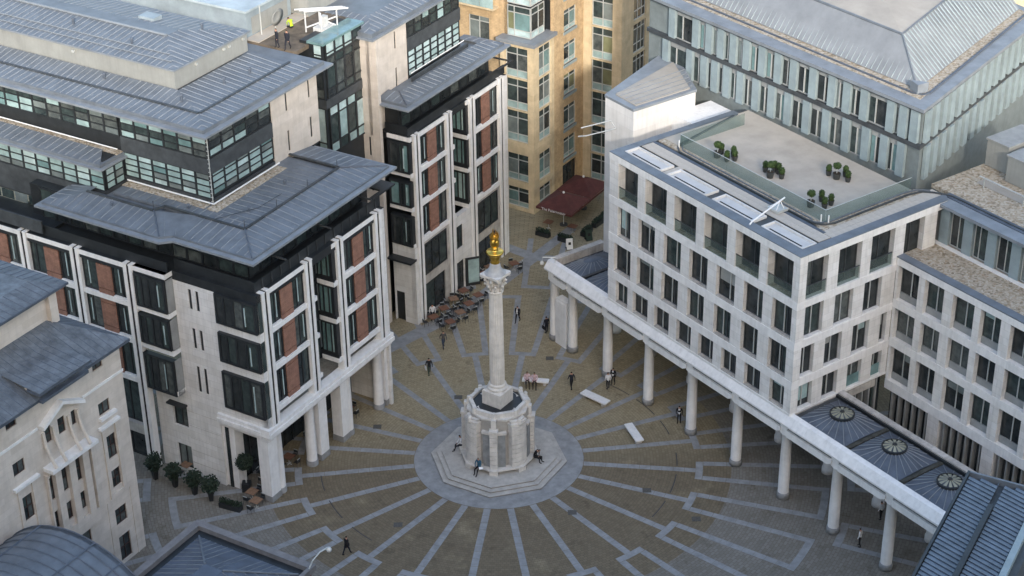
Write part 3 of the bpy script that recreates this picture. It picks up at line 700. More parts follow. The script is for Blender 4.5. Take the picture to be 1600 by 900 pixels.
# ================================================================== LEFT BLOCKS (stone frame, terracotta panels, black glass)
BANDS = [8.25, 11.95, 15.35, 18.85]       # centres of the stone floor bands
def slot_pier(par, fa, s, zb, zt):
    for a, b in ((s - .46, s - .12), (s + .12, s + .46)):
        t = MB(); fa.box(t, a, b, -.5, .12, zb, zt); fa.box(t, a - .02, b + .02, -.5, .15, zt, zt + .1); t.build('pier', STONE_B, par)
    t = MB(); fa.box(t, s - .12, s + .12, -.5, .07, zb, zt); t.build('pier_slot', SLOT, par)
def panel_bay(par, fa, s0, s1, flip=False, rows=3):
    n = len(BANDS)
    w = (s1 - s0); c = [s0, s0 + w * .325, s0 + w * .66, s1]
    for i in range(n - 1 - rows, n - 1):
        z0, z1 = BANDS[i] + .2, BANDS[i + 1] - .2
        b = MB(); fa.box(b, s0 - .0, s1 + .0, -.45, .05, BANDS[i] - .2, BANDS[i] + .2); b.build('stone_band', STONE_B, par)
        for k in (0, 2):
            window(par, fa, c[k], c[k + 1], z0, z1, .18, .13, (.45,) if k == (0 if flip else 2) else (.6,), (), BLACK, [PANES[0], PANES[1], PANES[1], PANES[2]])
            x = c[k] + (c[k + 1] - c[k]) * random.uniform(.45, .8)
            if random.random() < .75:
                t = MB(); fa.box(t, x, x + .09, -.2, -.15, z0 + .5, z1 - .5); t.build('blind', PALE2, par)
            if k == 0:
                t = MB(); fa.box(t, c[k] + .1, c[k + 1] - .05, -.2, .0, z0 - .0, z0 + .14); t.build('sill', STONE_B, par)
        for za, zb in ((z0, z0 + .40), (z0 + .49, z1 - .49), (z1 - .40, z1)):
            t = MB(); fa.box(t, c[1] + .02, c[2] - .02, -.4, -.06, za, zb); t.build('terracotta_panel', TERRA, par)
        t = MB(); fa.box(t, c[1], c[2], -.44, -.16, z0, z1); t.build('panel_backing', SLOT, par)
    b = MB(); fa.box(b, s0, s1, -.45, .05, BANDS[-1] - .22, BANDS[-1] + .18); b.build('stone_band', STONE_B, par)
def recess_bay(par, fa, s0, s1, far, kind):
    """bay cut back into the face, glazed at the back and on the side that looks this way"""
    dep = 1.75
    for i in range(3):
        z0, z1 = BANDS[i] + .2, BANDS[i + 1] - .2
        window(par, fa, s0, far, z0 - .4, z1 + .0, dep, .1, (.5,), (), BLACK, [PANES[0], PANES[1]])
        x, y = fa.xy(far, 0)
        f2 = Fa('-u', far)
        q0 = fa.p
        window(par, f2, q0 + .12, q0 + dep - .1, z0 + .3, z1 - .15, .05, .11, (.36, .7), (), BLACK, [TEAL, PALE, TEAL, TEAL], 'side_window')
        for za, zb in ((z0 - .4, z0 + .35), (z1 - .15, z1)): f2.box(MB(), q0, q0 + dep, -.12, .0, za, zb).build('side_panel', BLACK, par)
        t = MB(); fa.box(t, far - .05, s1, -dep + .1, .04, BANDS[i] - .2, BANDS[i] + .2); t.build('stone_band', STONE_B, par)
        t = MB(); fa.box(t, far + .02, s1, -.4, -.1, z0, z1); t.build('corner_post', BLACK, par)
        t = MB(); fa.box(t, s0, s0 + .45, -.5, .04, BANDS[i] - .2, BANDS[i] + .2); t.build('stone_band', STONE_B, par)
    t = MB(); fa.box(t, far - .05, s1, -dep + .1, .04, BANDS[-1] - .22, BANDS[-1] + .18); t.build('stone_band', STONE_B, par)
def oriel(par, fa, s0, s1, z0, z1, out=.35, panes=None, vm=(.3, .55, .78)):
    t = MB(); fa.box(t, s0, s1, -.3, out - .12, z0, z1); t.build('oriel_box', BLACK, par)
    f2 = Fa(fa.k, fa.xy(0, out)[1] if fa.k in ('-v', '+v') else fa.xy(0, out)[0])
    w = window(par, f2, s0, s1, z0, z1, 0, .2, vm, (), BLACK, panes or [PANES[0], PANES[0], PANES[1], PANES[2]])
    x = s0 + (s1 - s0) * random.uniform(.15, .3)
    t = MB(); f2.box(t, x, x + .09, -.03, .02, z0 + .5, z1 - .5); t.build('blind', PALE2, par)
    return w

l1 = thing('stone_framed_block', 'stone framed block with terracotta panels and layered lead roofs at the left', 'building', FL, (8, 8, 0))
R1 = Fa('-v', 0.0); L1 = Fa('-u', 0.0); L1b = Fa('-u', -.85)
for s in (.92, 6.35, 10.5, 15.85): slot_pier(l1, R1, s, 7.15, 19.0)
panel_bay(l1, R1, 1.36, 5.91); panel_bay(l1, R1, 10.94, 15.41)
recess_bay(l1, R1, 6.79, 10.06, 9.55, 1)
t = MB(); R1.box(t, 16.3, 16.75, -.6, .06, 7.15, 19.0); t.build('pier', STONE, l1)
t = MB(); R1.box(t, 0.0, .47, -.5, .0, 7.15, 8.0); t.build('pier', STONE_B, l1)
# corner windows and stone wall on the left face
for z0, z1 in ((8.05, 11.4), (12.3, 14.95), (15.75, 18.4)):
    oriel(l1, L1, .05, 4.0, z0, z1, .28)
    t = MB(); R1.box(t, .0, .45, -.3, .02, z0, z1); t.build('corner_glazing', PANES[1], l1)
t = MB()
wall(l1, L1, 0.0, 8.2, 5.9, 19.0, [(.04, 4.0, 8.05, 11.4), (.04, 4.0, 12.3, 14.95), (.04, 4.0, 15.75, 18.4)] + [(a, a + .3, z0, z1) for a in (5.76, 6.47) for z0, z1 in ((8.46, 10.87), (12.5, 14.35), (16.05, 17.85))], STONE, .5)
for a in (5.76, 6.47):
    for z0, z1 in ((8.46, 10.87), (12.5, 14.35), (16.05, 17.85)):
        t = MB(); L1.box(t, a, a + .3, -.3, -.09, z0, z1); t.build('slit_window', BLACK, l1)
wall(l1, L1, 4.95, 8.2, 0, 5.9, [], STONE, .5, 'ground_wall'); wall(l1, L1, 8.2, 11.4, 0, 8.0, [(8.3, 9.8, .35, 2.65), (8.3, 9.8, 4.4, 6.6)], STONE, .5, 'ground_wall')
window(l1, L1, 8.3, 9.8, .35, 2.65, .2, .1, (.5,), (), BLACK, [PANES[1], PANES[3]]); window(l1, L1, 8.3, 9.8, 4.4, 6.6, .2, .1, (.5,), (), BLACK, [PANES[1], PANES[2]])
t = MB(); L1.box(t, 8.2, 10, 0, .5, 6.6, 6.75); t.build('canopy', BLACK, l1)
for za in (1.2, 2.4, 3.6, 4.8, 6.2): 
    t = MB(); L1.box(t, 4.96, 8.2, 0, .015, za, za + .03); t.build('course_joint', STONE_G, l1)
# projecting left bays
for z0, z1 in ((8.0, 11.3), (12.25, 14.95), (15.6, 18.5)):
    oriel(l1, L1b, 8.25, 11.3, z0, z1, .15)
    t = MB(); Fa('-v', 8.2).box(t, -.84, -.05, -.02, .03, z0, z1); t.build('oriel_side', GREYM, l1)
for z in BANDS:
    t = MB(); L1b.box(t, 8.17, 11.4, -.84, .04, z - .2, z + .2); t.build('stone_band', STONE_B, l1)
for s in (11.85, 17.35, 22.9, 28.4): slot_pier(l1, L1b, s, .1, 19.0)
for s0 in (12.29, 17.79, 23.34): panel_bay(l1, L1b, s0, s0 + 4.62, True)
for s0 in (12.29, 17.79, 23.34):
    window(l1, L1b, s0, s0 + 4.62, 3.8, 8.0, .4, .15, (.33, .66), (), BLACK, [PANES[0], PANES[1]])
    t = MB(); L1b.box(t, s0, s0 + 4.62, -.5, -.05, 2.9, 3.8); t.build('stone_band', STONE_G, l1)
    window(l1, L1b, s0, s0 + 4.62, .1, 2.9, .7, .15, (.5,), (), BLACK, [PANES[0]])
# ground arcade
for z0, z1, o in ((6.0, 6.35, .0), (6.42, 6.8, .32), (6.82, 7.14, .22)):
    t = MB(); R1.box(t, -.3 - o * .0, 17.0, -.6, o + .02, z0, z1); t.build('cornice', STONE_B if o else STONE, l1)
for z0, z1, o in ((6.0, 6.35, .0), (6.42, 6.8, .32), (6.82, 7.14, .22)):
    t = MB(); L1.box(t, .62, 4.95, -.55, o + .025, z0 + .003, z1 + .003); t.build('cornice', STONE_B if o else STONE, l1)
t = MB(); R1.box(t, -.1, 16.9, -.5, .02, 6.35, 6.42); t.build('cornice_shadow_gap', SLOT, l1)
for a, b in ((0, 1.15), (6.7, 7.78), (9.75, 10.72), (16.2, 17.2)):
    t = MB(); t.box(a, b, .28, 1.3, .55, 6.0); t.build('square_pier', STONE_B, l1)
    t = MB(); t.box(a - .04, b + .04, .24, 1.34, 0, .55); t.build('pier_plinth', GRAN, l1)
for a in (1.65, 5.95, 11.12, 15.65):
    t = MB(); t.lathe([(.44, .5), (.44, 2.4), (.4, 5.9), (.46, 6.0), (0, 6.0)], a, .72, 20); t.build('column', STONE_B, l1, True)
    t = MB(); t.lathe([(.5, 0), (.5, .5), (0, .5)], a, .72, 20); t.build('column_base', GRAN, l1, True)
t = MB(); t.box(.2, 1.2, 3.75, 4.94, 0, 5.9); t.build('square_pier', STONE_B, l1)
t = MB(); t.box(.1, 17, 4.3, 4.6, 0, 6.2); t.build('shopfront_glass', PANES[0], l1)
for k in range(12):
    t = MB(); t.box(1 + k * 1.4, 1.1 + k * 1.4, 4.2, 4.3, 0, 6.2); t.build('shopfront_mullion', BLACK, l1)
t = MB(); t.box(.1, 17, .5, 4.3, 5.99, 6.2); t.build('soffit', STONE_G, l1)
wall(l1, Fa('+u', 16.85), .0, 20, 0, 19, [], STONE, .3)
# black attic storey
t = MB(); t.prism([(-.02, .0), (16.85, .0), (16.85, 20), (-.85, 28), (-.85, 8.2), (0, 8.2)], 18.3, 19.05); t.build('floor_slab', BLACK, l1)
t = MB(); R1.box(t, .3, 16.9, -.5, -.38, 19.06, 19.95); t.build('parapet', BLACK, l1); t = MB(); L1.box(t, .5, 8.2, -.5, -.38, 19.06, 19.95); L1b.box(t, 8.2, 28, -.5, -.38, 19.06, 19.95); t.build('parapet', BLACK, l1)
for k in range(14):
    t = MB(); R1.box(t, 1.2 + k * 1.15, 1.26 + k * 1.15, -.36, -.3, 19.06, 20.0); t.build('rail_post', DARK, l1)
RA = Fa('-v', 1.9); LA = Fa('-u', 1.6)
for k in range(10): window(l1, RA, 1.6 + k * 1.5, 3.1 + k * 1.5, 19.2, 21.9, .0, .12, (), (.42,), BLACK, [PANES[0], PANES[1]])
for k in range(14): window(l1, LA, 1.9 + k * 1.5, 3.4 + k * 1.5, 19.2, 21.9, .0, .12, (), (.42,), BLACK, [PANES[0], PANES[1], PANES[2]])
t = MB(); t.box(1.75, 16.8, 2.05, 24, 19.1, 21.95); t.build('attic_wall', BLACK, l1)
for x in (3.4, 9.2, 14.8):
    t = MB(); t.box(x, x + .12, -.3, 1.9, 20.6, 20.72); t.build('shade_bracket', DARK, l1)
t = MB(); t.box(15.0, 18.2, -.3, .05, 20.55, 20.7); t.box(16.6, 18.2, .05, 2.2, 20.55, 20.7); t.build('shade_frame', BLACK, l1)
# main roof: eaves fascia, hips and standing seams
ev = [(-.55, -.43), (18.4, -.43), (18.4, 9), (18.4, 16), (2.6, 20.6), (-1.3, 20.6), (-1.3, 8.0), (-.55, 7.2)]
t = MB(); t.prism([(-.55, -.43), (18.4, -.43), (18.4, 7.8), (5.0, 7.8), (5.0, 20.6), (-1.3, 20.6), (-1.3, 8.0), (-.55, 7.2)], 21.98, 22.16); roof1 = t.build('eaves', LEAD_L, l1)
t = MB(); t.prism([(-.1, .02), (17.95, .02), (17.95, 7.8), (5.0, 7.8), (5.0, 20.2), (-.85, 20.2), (-.85, 8.3), (-.1, 7.5)], 22.162, 22.32); t.build('gutter_edge', LEAD, roof1)
z0, z1 = 22.33, 22.75
slope(l1, ((.0, .12, z0), (17.85, .12, z0), (14.9, 2.9, z1), (2.8, 2.9, z1)), LEAD, LEAD_L, .72)
slope(l1, ((.0, 7.4, z0), (.0, .12, z0), (2.8, 2.9, z1), (2.8, 7.4, z1)), LEAD, LEAD_L, .72)
slope(l1, ((-.75, 20.1, z0), (-.75, 8.35, z0), (1.75, 10.9, z1), (1.75, 17.6, z1)), LEAD, LEAD_L, .72)
slope(l1, ((-.75, 8.35, z0), (.0, 7.4, z0), (2.8, 7.4, z1), (1.75, 10.9, z1)), LEAD, LEAD_L, .72)
slope(l1, ((17.85, .12, z0), (17.85, 7.8, z0), (14.9, 7.8, z1), (14.9, 2.9, z1)), LEAD, LEAD_L, .72)
slope(l1, ((4.9, 20.1, z0 + .1), (-.75, 20.1, z0), (1.75, 17.6, z1), (4.9, 17.6, z1)), LEAD, LEAD_L, .72)
t = MB(); t.tube([(-.0, .12, 22.36), (2.8, 2.9, 22.8)], .06, 6); t.tube([(17.85, .12, 22.36), (14.9, 2.9, 22.8)], .06, 6); t.tube([(-.75, 8.35, 22.36), (1.75, 10.9, 22.8)], .06, 6); t.build('hip_roll', LEAD_D, l1)
t = MB(); track(t, [(1.72, 17.7), (1.72, 10.95), (2.75, 10.6), (2.75, 2.85), (14.95, 2.85), (14.95, 7.8)], .2, 22.72, 22.86); t.build('ridge_gutter', DARK, l1)
t = MB(); t.prism([(2.85, 2.95), (14.85, 2.95), (14.85, 7.8), (5.1, 7.8), (5.1, 16), (2.85, 16)], 22.4, 22.62); t.build('roof_flat', LEAD, l1)
seams(l1, ((3, 3.1, 22.63), (14.8, 3.1, 22.63), (14.8, 6.4, 22.63), (3, 6.4, 22.63)), LEAD_L, .72)
seams(l1, ((2.95, 15.9, 22.63), (2.95, 3.1, 22.63), (4.2, 3.1, 22.63), (4.2, 15.9, 22.63)), LEAD_L, .72)
t = MB(); t.box(4.1, 5.1, 7.9, 16.2, 22.62, 22.66); t.box(4.1, 13, 6.6, 7.7, 22.62, 22.66); t.build('gravel_margin', GRAVEL, l1)
t = MB(); t.tube([(4.6, 7.3, 22.95), (4.6, 16.0, 22.95)], .06, 6); t.tube([(4.6, 7.3, 22.95), (13, 7.3, 22.95)], .06, 6); t.build('guard_rail', WHITEP, l1)
# upper glazed storeys
UL = Fa('-u', 5.1); UR = Fa('-v', 7.8); UP = Fa('-u', 2.7); US = Fa('-v', 16.6)
t = MB(); t.box(5.25, 19.2, 7.95, 40, 22.0, 28.5); t.box(2.85, 5.4, 16.75, 40, 20, 25.1); t.build('upper_core', BLACK, l1)
PG = lambda w: (lambda i, j: random.choice(w))
def glaze(fa, s0, s1, z0, z1, n, rows, palette):
    w = (s1 - s0) / n
    for k in range(n):
        window(l1, fa, s0 + k * w, s0 + (k + 1) * w, z0, z1, 0, .09, (), tuple((r + 1) / rows for r in range(rows - 1)), BLACK, palette)
LITE = [PALE, PALE, PALE2, PALE, TEAL, PANES[3]]; MIX = [PALE, PANES[1], PANES[2], TEAL, PANES[3], PANES[1]]
glaze(UL, 7.9, 16.6, 22.95, 25.1, 6, 4, LITE); glaze(UL, 7.9, 16.6, 26.4, 28.2, 6, 3, MIX)
glaze(UR, 5.3, 13.0, 23.2, 25.4, 5, 4, LITE); glaze(UR, 5.3, 13.0, 26.5, 28.4, 5, 3, [PANES[0], PANES[1], PANES[2], PALE])
glaze(UP, 16.7, 31.1, 22.5, 24.3, 10, 3, LITE); glaze(US, 2.9, 5.0, 22.6, 24.4, 2, 3, LITE)
glaze(UL, 16.8, 38, 26.3, 28.2, 14, 3, MIX)
for z0_, z1_ in ((22.4, 22.95), (25.1, 26.4)):
    t = MB(); UL.box(t, 7.8, 16.7, -.1, .04, z0_, z1_); t.build('spandrel', DARK, l1); t = MB(); UR.box(t, 5.05, 13.05, -.1, .04, z0_, z1_); t.build('spandrel', DARK, l1)
t = MB(); UP.box(t, 16.6, 31.2, -.1, .04, 20.2, 22.5); t.build('spandrel', DARK, l1); t = MB(); US.box(t, 2.66, 5.1, -.1, .04, 20.2, 22.6); t.build('spandrel', DARK, l1)
t = MB(); t.box(-.2, 2.66, 20.7, 31, 19.1, 19.25); t.build('balcony_floor', BLACK, l1); t = MB(); t.box(-.75, -.6, 20.7, 31, 19.3, 20.4); t.build('balcony_rail', DARK, l1)
for k in range(7):
    t = MB(); UP.box(t, 21 + k * 1.5, 22.3 + k * 1.5, .02, .06, 19.3, 20.1); t.build('pane', random.choice(PANES), l1)
# ladder of fixings on the glass corner
for k in range(16):
    t = MB(); t.box(4.88, 4.96, 7.58, 7.76, 22.9 + k * .36, 22.95 + k * .36); t.build('ladder_rung', ALU, l1)
t = MB(); t.box(4.9, 4.95, 7.6, 7.66, 22.7, 28.5); t.build('ladder_rail', ALU, l1)
ST = UR
wall(l1, UR, 13.1, 19.25, 22.3, 28.5, [(a, a + .24, z0_, z1_) for a in (14.95, 18.0) for z0_, z1_ in ((23.06, 24.87), (26.6, 28.4))], PINKSTONE, .3)
for a in (14.95, 18.0):
    for z0_, z1_ in ((23.06, 24.87), (26.6, 28.4)):
        t = MB(); UR.box(t, a, a + .24, -.28, -.06, z0_, z1_); t.build('slit_window', BLACK, l1)
# lower left eaves roof over the projecting glass
t = MB(); t.box(2.0, 5.1, 16.2, 40, 24.65, 24.8); t.build('eaves', LEAD_L, l1)
t = MB(); t.box(2.3, 5.1, 16.5, 40, 24.802, 25.05); t.build('gutter_edge', LEAD, l1)
slope(l1, ((2.35, 40, 25.06), (2.35, 16.55, 25.06), (4.3, 18, 25.25), (4.3, 40, 25.25)), LEAD, LEAD_L, .72)
t = MB(); t.box(4.35, 5.1, 16.6, 40, 25.05, 25.12); t.build('gravel_margin', GRAVEL, l1); t = MB(); t.tube([(4.7, 16.8, 25.4), (4.7, 40, 25.4)], .05, 6); t.build('guard_rail', WHITEP, l1)
# upper roof
t = MB(); t.prism([(4.2, 7.2), (20.9, 7.2), (20.9, 40), (4.2, 40)], 28.55, 28.72); t.build('eaves', LEAD_L, l1)
t = MB(); t.prism([(4.75, 7.75), (20.4, 7.75), (20.4, 40), (4.75, 40)], 28.722, 29.0); t.build('gutter_edge', LEAD, l1)
slope(l1, ((4.8, 40, 29.01), (4.8, 7.8, 29.01), (6.7, 9.7, 29.2), (6.7, 40, 29.2)), LEAD, LEAD_L, .62)
slope(l1, ((4.8, 7.8, 29.01), (20.3, 7.8, 29.01), (18.4, 9.7, 29.2), (6.7, 9.7, 29.2)), LEAD, LEAD_L, .62)
t = MB(); track(t, [(6.75, 40), (6.75, 9.75), (18.4, 9.75)], .22, 29.1, 29.3); t.build('ridge_gutter', DARK, l1)
slope(l1, ((6.9, 40, 29.12), (6.9, 9.9, 29.12), (9.0, 13.6, 29.5), (9.0, 40, 29.5)), LEAD, LEAD_L, .62)
slope(l1, ((6.9, 9.9, 29.12), (18.3, 9.9, 29.12), (18.3, 13.6, 29.5), (9.0, 13.6, 29.5)), LEAD, LEAD_L, .62)
t = MB(); t.box(9.25, 18.5, 14.1, 42, 29.3, 30.9); t.build('plant_screen', GREYWALL, l1)
t = MB(); t.prism([(9.05, 13.9), (18.7, 13.9), (18.7, 42), (9.05, 42)], 30.92, 31.05); t.build('plant_roof_edge', LEAD_L, l1)
slope(l1, ((9.1, 42, 31.06), (9.1, 13.95, 31.06), (13.4, 18.2, 31.6), (13.4, 42, 31.6)), LEAD, LEAD_L, .62)
slope(l1, ((9.1, 13.95, 31.06), (18.6, 13.95, 31.06), (15.0, 18.2, 31.6), (13.4, 18.2, 31.6)), LEAD, LEAD_L, .62)
slope(l1, ((18.6, 13.95, 31.06), (18.6, 42, 31.06), (15.0, 42, 31.6), (15.0, 18.2, 31.6)), LEAD, LEAD_L, .62)
t = MB(); t.prism([(13.4, 18.2), (15.0, 18.2), (15.0, 42), (13.4, 42)], 31.3, 31.62); t.build('ridge_flat', LEAD, l1)
t = MB(); t.tube([(13.4, 42, 31.68), (13.4, 18.2, 31.68)], .12, 6); t.build('ridge_roll', LEAD_L, l1)
t = MB(); t.tube([(11.0, 42, 31.36), (11.0, 15.9, 31.36)], .05, 5); t.tube([(10.1, 42, 31.24), (10.1, 15, 31.24)], .05, 5); t.build('roof_roll', LEAD_L, l1)
t = MB(); t.box(15.5, 16.6, 21.4, 23.0, 31.4, 31.75); o = t.build('roof_hatch', BLUEG, l1)

for x, y in ((9.2, 24.5), (9.2, 33.5), (12.0, 14.05), (15.5, 14.05), (16.2, 14.05), (18.0, 14.05)):        # floodlights under the plant roof edge
    t = MB(); t.box(x - .22, x - .02, y - .12, y + .12, 30.5, 30.68); t.build('floodlight', ALU, l1)
for x, y, z, h in ((7.8, 12.3, 29.3, .5), (8.1, 20.5, 29.4, .4), (12.2, 11.6, 29.3, .45), (15.0, 11.2, 29.25, .35), (11.2, 20, 31.4, .4), (12.0, 27.0, 31.4, .5), (16.4, 17.0, 31.4, .4), (5.5, 4.6, 22.6, .35), (10.5, 4.9, 22.6, .4), (3.6, 9.0, 22.6, .3), (1.0, 14.5, 22.6, .3)):
    t = MB(); t.ngon(x, y, z, z + h, .1, .1, 8); t.ngon(x, y, z + h, z + h + .1, .17, .1, 8); t.build('roof_vent', LEAD_D, l1)
t = MB(); t.tube([(2.9, 8.4, 22.7), (2.9, 6.0, 22.72), (6.2, 4.2, 22.72), (9.0, 4.1, 22.72)], .025, 4); t.build('roof_cable', BLACK, l1)
for k in range(5):
    t = MB(); t.tube([(1.75, 10.9, 22.8), (1.75, 10.9, 23.6)] if k == 0 else [(2.8 + (k - 1) * 4.0, 2.9, 22.8), (2.8 + (k - 1) * 4.0, 2.9, 23.5)], .03, 5); t.build('anchor_post', DARK, l1)

# ---- second block with stair tower
l2 = thing('rear_stone_block', 'taller stone block with stair tower and cafe terrace behind the column', 'building', FL, (36, 10, 0))
R2 = Fa('-v', 5.4); L2 = Fa('-u', 28.9)
for s in (29.82, 35.1, 39.05, 44.25): slot_pier(l2, R2, s, .05, 19.0)
panel_bay(l2, R2, 30.26, 34.66); panel_bay(l2, R2, 39.49, 43.8)
recess_bay(l2, R2, 35.54, 38.61, 38.15, 2)
t = MB(); R2.box(t, 44.7, 45.3, -.5, .06, 0, 19.0); t.build('pier', STONE, l2)
t = MB(); R2.box(t, 28.9, 29.38, -.5, .0, 0, 8.0); t.build('pier', STONE, l2)
for s0, s1 in ((30.26, 34.66), (39.49, 43.8)):
    wall(l2, R2, s0, s1, 0, 8.05, [(s0 + .2, s1 - .9, .3, 3.6), (s0 + .1, s1 - .6, 4.6, 7.8)], STONE_G, .4)
    window(l2, R2, s0 + .2, s1 - .9, .3, 3.6, .1, .1, (.5,), (), BLACK, [PANES[0], PANES[1]]); window(l2, R2, s0 + .1, s1 - .6, 4.6, 7.8, -.1, .12, (.33, .66), (), BLACK, [PANES[0], PANES[1], PANES[2]])
wall(l2, R2, 35.54, 38.61, 0, 8.05, [(35.8, 37.2, 0, 3.2), (35.9, 37.0, 4.6, 7.0)], STONE, .5)
window(l2, R2, 35.9, 37.0, 4.6, 7.0, .1, .1, (.5,), (), BLACK, [PANES[1]]); window(l2, R2, 35.8, 37.2, 0, 3.2, .2, .1, (), (), BLACK, [PANES[0]], 'doorway')
t = MB(); t.prism([(37.2, 5.35), (38.3, 4.4), (38.34, 4.45), (37.24, 5.4)], .05, 3.1); o = t.build('open_door', BLACK, l2); t = MB(); t.prism([(37.38, 5.16), (38.2, 4.46), (38.18, 4.43), (37.36, 5.13)], .4, 2.9); t.build('pane', PALE, o)
for z0, z1 in ((8.2, 11.2), (12.2, 14.7), (15.55, 18.5)):
    oriel(l2, L2, 5.45, 7.75, z0, z1, .2, [PANES[0], PANES[1], PANES[2], TEAL], (.3, .5))
for z in BANDS: 
    t = MB(); L2.box(t, 5.42, 7.85, -.3, .06, z - .2, z + .2); t.build('stone_band', STONE_B, l2)
wall(l2, L2, 5.41, 7.85, 0, 8.0, [(6.75, 7.75, 0, 3.1)], STONE, .4)
t = MB(); L2.box(t, 6.75, 7.75, -.3, -.2, 0, 3.1); t.build('door', BLACK, l2)
t = MB(); L2.box(t, 5.3, 7.9, -.1, .9, 6.75, 6.95); t.build('canopy', BLACK, l2)
# stair tower
TR = Fa('-v', 8.6); TL = Fa('-u', 27.9)
wall(l2, TR, 27.9, 33.65, 19, 28.1, [(a, a + .24, z0_, z1_) for a, z0_, z1_ in ((28.8, 18.9, 20.6), (28.8, 22.2, 24.0), (28.8, 25.8, 27.5), (31.75, 22.2, 24.0), (31.75, 25.8, 27.4))], PINKSTONE, .35)
wall(l2, TL, 7.86, 12, 0, 28.1, [(8.9, 9.1, z0_, z0_ + 1.8) for z0_ in (10, 13.5, 17)], PINKSTONE, .4)
for a, z0_, z1_ in ((28.8, 22.2, 24.0), (28.8, 25.8, 27.5), (31.75, 22.2, 24.0), (31.75, 25.8, 27.4), (28.8, 19, 20.6)):
    t = MB(); TR.box(t, a, a + .24, -.3, -.06, z0_, z1_); t.build('slit_window', BLACK, l2)
t = MB()
for z0_ in (10, 13.5, 17): TL.box(t, 8.9, 9.1, -.35, -.06, z0_, z0_ + 1.8)
t.build('slit_window', BLACK, l2)
t = MB(); t.box(29.0, 42.4, 8.8, 20, 0, 28.0); t.build('upper_core', BLACK, l2)
def glaze2(fa, s0, s1, z0, z1, n, rows, palette):
    w = (s1 - s0) / n
    for k in range(n): window(l2, fa, s0 + k * w, s0 + (k + 1) * w, z0, z1, 0, .12, (), tuple((r + 1) / rows for r in range(rows - 1)), BLACK, palette)
UR2 = Fa('-v', 8.55); glaze2(UR2, 33.7, 42.3, 22.4, 24.9, 7, 4, [PALE2, PALE, PALE2, PALE2]); glaze2(UR2, 33.7, 42.3, 26.1, 28.0, 7, 2, [PANES[0], PANES[1], PALE, PANES[2]])
t = MB(); UR2.box(t, 33.65, 42.4, -.1, .05, 24.9, 26.1); t.build('spandrel', DARK, l2)
t = MB(); t.prism([(27.4, 7.8), (43.2, 7.8), (43.2, 20), (27.4, 20)], 28.12, 28.3); t.build('eaves', LEAD_L, l2)
t = MB(); t.prism([(27.7, 8.1), (43, 8.1), (43, 20), (27.7, 20)], 28.302, 28.65); t.build('gutter_edge', LEAD, l2)
slope(l2, ((27.75, 8.15, 28.66), (42.9, 8.15, 28.66), (41, 10.2, 29.1), (30.3, 10.2, 29.1)), LEAD, LEAD_L, .7); slope(l2, ((27.75, 20, 28.66), (27.75, 8.15, 28.66), (30.3, 10.2, 29.1), (30.3, 20, 29.1)), LEAD, LEAD_L, .7)
t = MB(); t.box(30.3, 41, 10.2, 20, 28.7, 29.05); t.build('roof_flat', LEAD, l2)
# attic storey and lower roof
t = MB(); t.box(28.95, 45.2, 5.5, 12, 18.4, 19.05); t.build('floor_slab', BLACK, l2)
t = MB(); R2.box(t, 28.9, 45.4, -.4, -.25, 19.06, 19.9); L2.box(t, 5.66, 8.2, -.4, -.25, 19.06, 19.9); t.build('parapet', BLACK, l2)
RA2 = Fa('-v', 7.0)
for k in range(9): window(l2, RA2, 30 + k * 1.6, 31.6 + k * 1.6, 19.2, 21.9, 0, .12, (), (.4,), BLACK, [PANES[0], PANES[1], PANES[2]])
t = MB(); t.box(29.8, 45, 7.15, 9, 19.06, 21.95); t.build('attic_wall', BLACK, l2)
t = MB(); t.box(43.2, 45.8, 5.0, 5.2, 20.2, 20.3); t.box(45.6, 45.8, 5.2, 7.5, 20.2, 20.3); t.build('shade_frame', BLACK, l2)
t = MB(); t.prism([(28.0, 4.85), (45.3, 4.85), (45.3, 10), (42.5, 10), (42.5, 8.5), (33.6, 8.5), (28.0, 8.4)], 21.98, 22.14); t.build('eaves', LEAD_L, l2)
t = MB(); t.prism([(28.5, 5.35), (44.9, 5.35), (44.9, 9.5), (42.5, 9.5), (42.5, 8.5), (28.5, 8.4)], 22.142, 22.36); t.build('gutter_edge', LEAD, l2)
slope(l2, ((28.6, 5.4, 22.37), (44.8, 5.4, 22.37), (43.2, 7.2, 22.6), (30.2, 7.2, 22.6)), LEAD, LEAD_L, .7); slope(l2, ((28.6, 8.4, 22.37), (28.6, 5.4, 22.37), (30.2, 7.2, 22.6), (30.2, 8.4, 22.6)), LEAD, LEAD_L, .7); slope(l2, ((44.8, 5.4, 22.37), (44.8, 9.5, 22.37), (43.2, 9.5, 22.6), (43.2, 7.2, 22.6)), LEAD, LEAD_L, .7)
t = MB(); t.tube([(28.6, 5.4, 22.42), (30.2, 7.2, 22.66)], .06, 6); t.build('hip_roll', LEAD_D, l2)
t = MB(); t.box(33, 42.4, 7.7, 7.85, 22.4, 22.75); t.build('ridge_gutter', DARK, l2); t = MB(); t.tube([(33.6, 8.2, 22.9), (42.4, 8.2, 22.9)], .05, 6); t.build('guard_rail', WHITEP, l2)
wall(l2, Fa('+u', 45.3), 5.4, 20, 0, 19, [], STONE, .3)
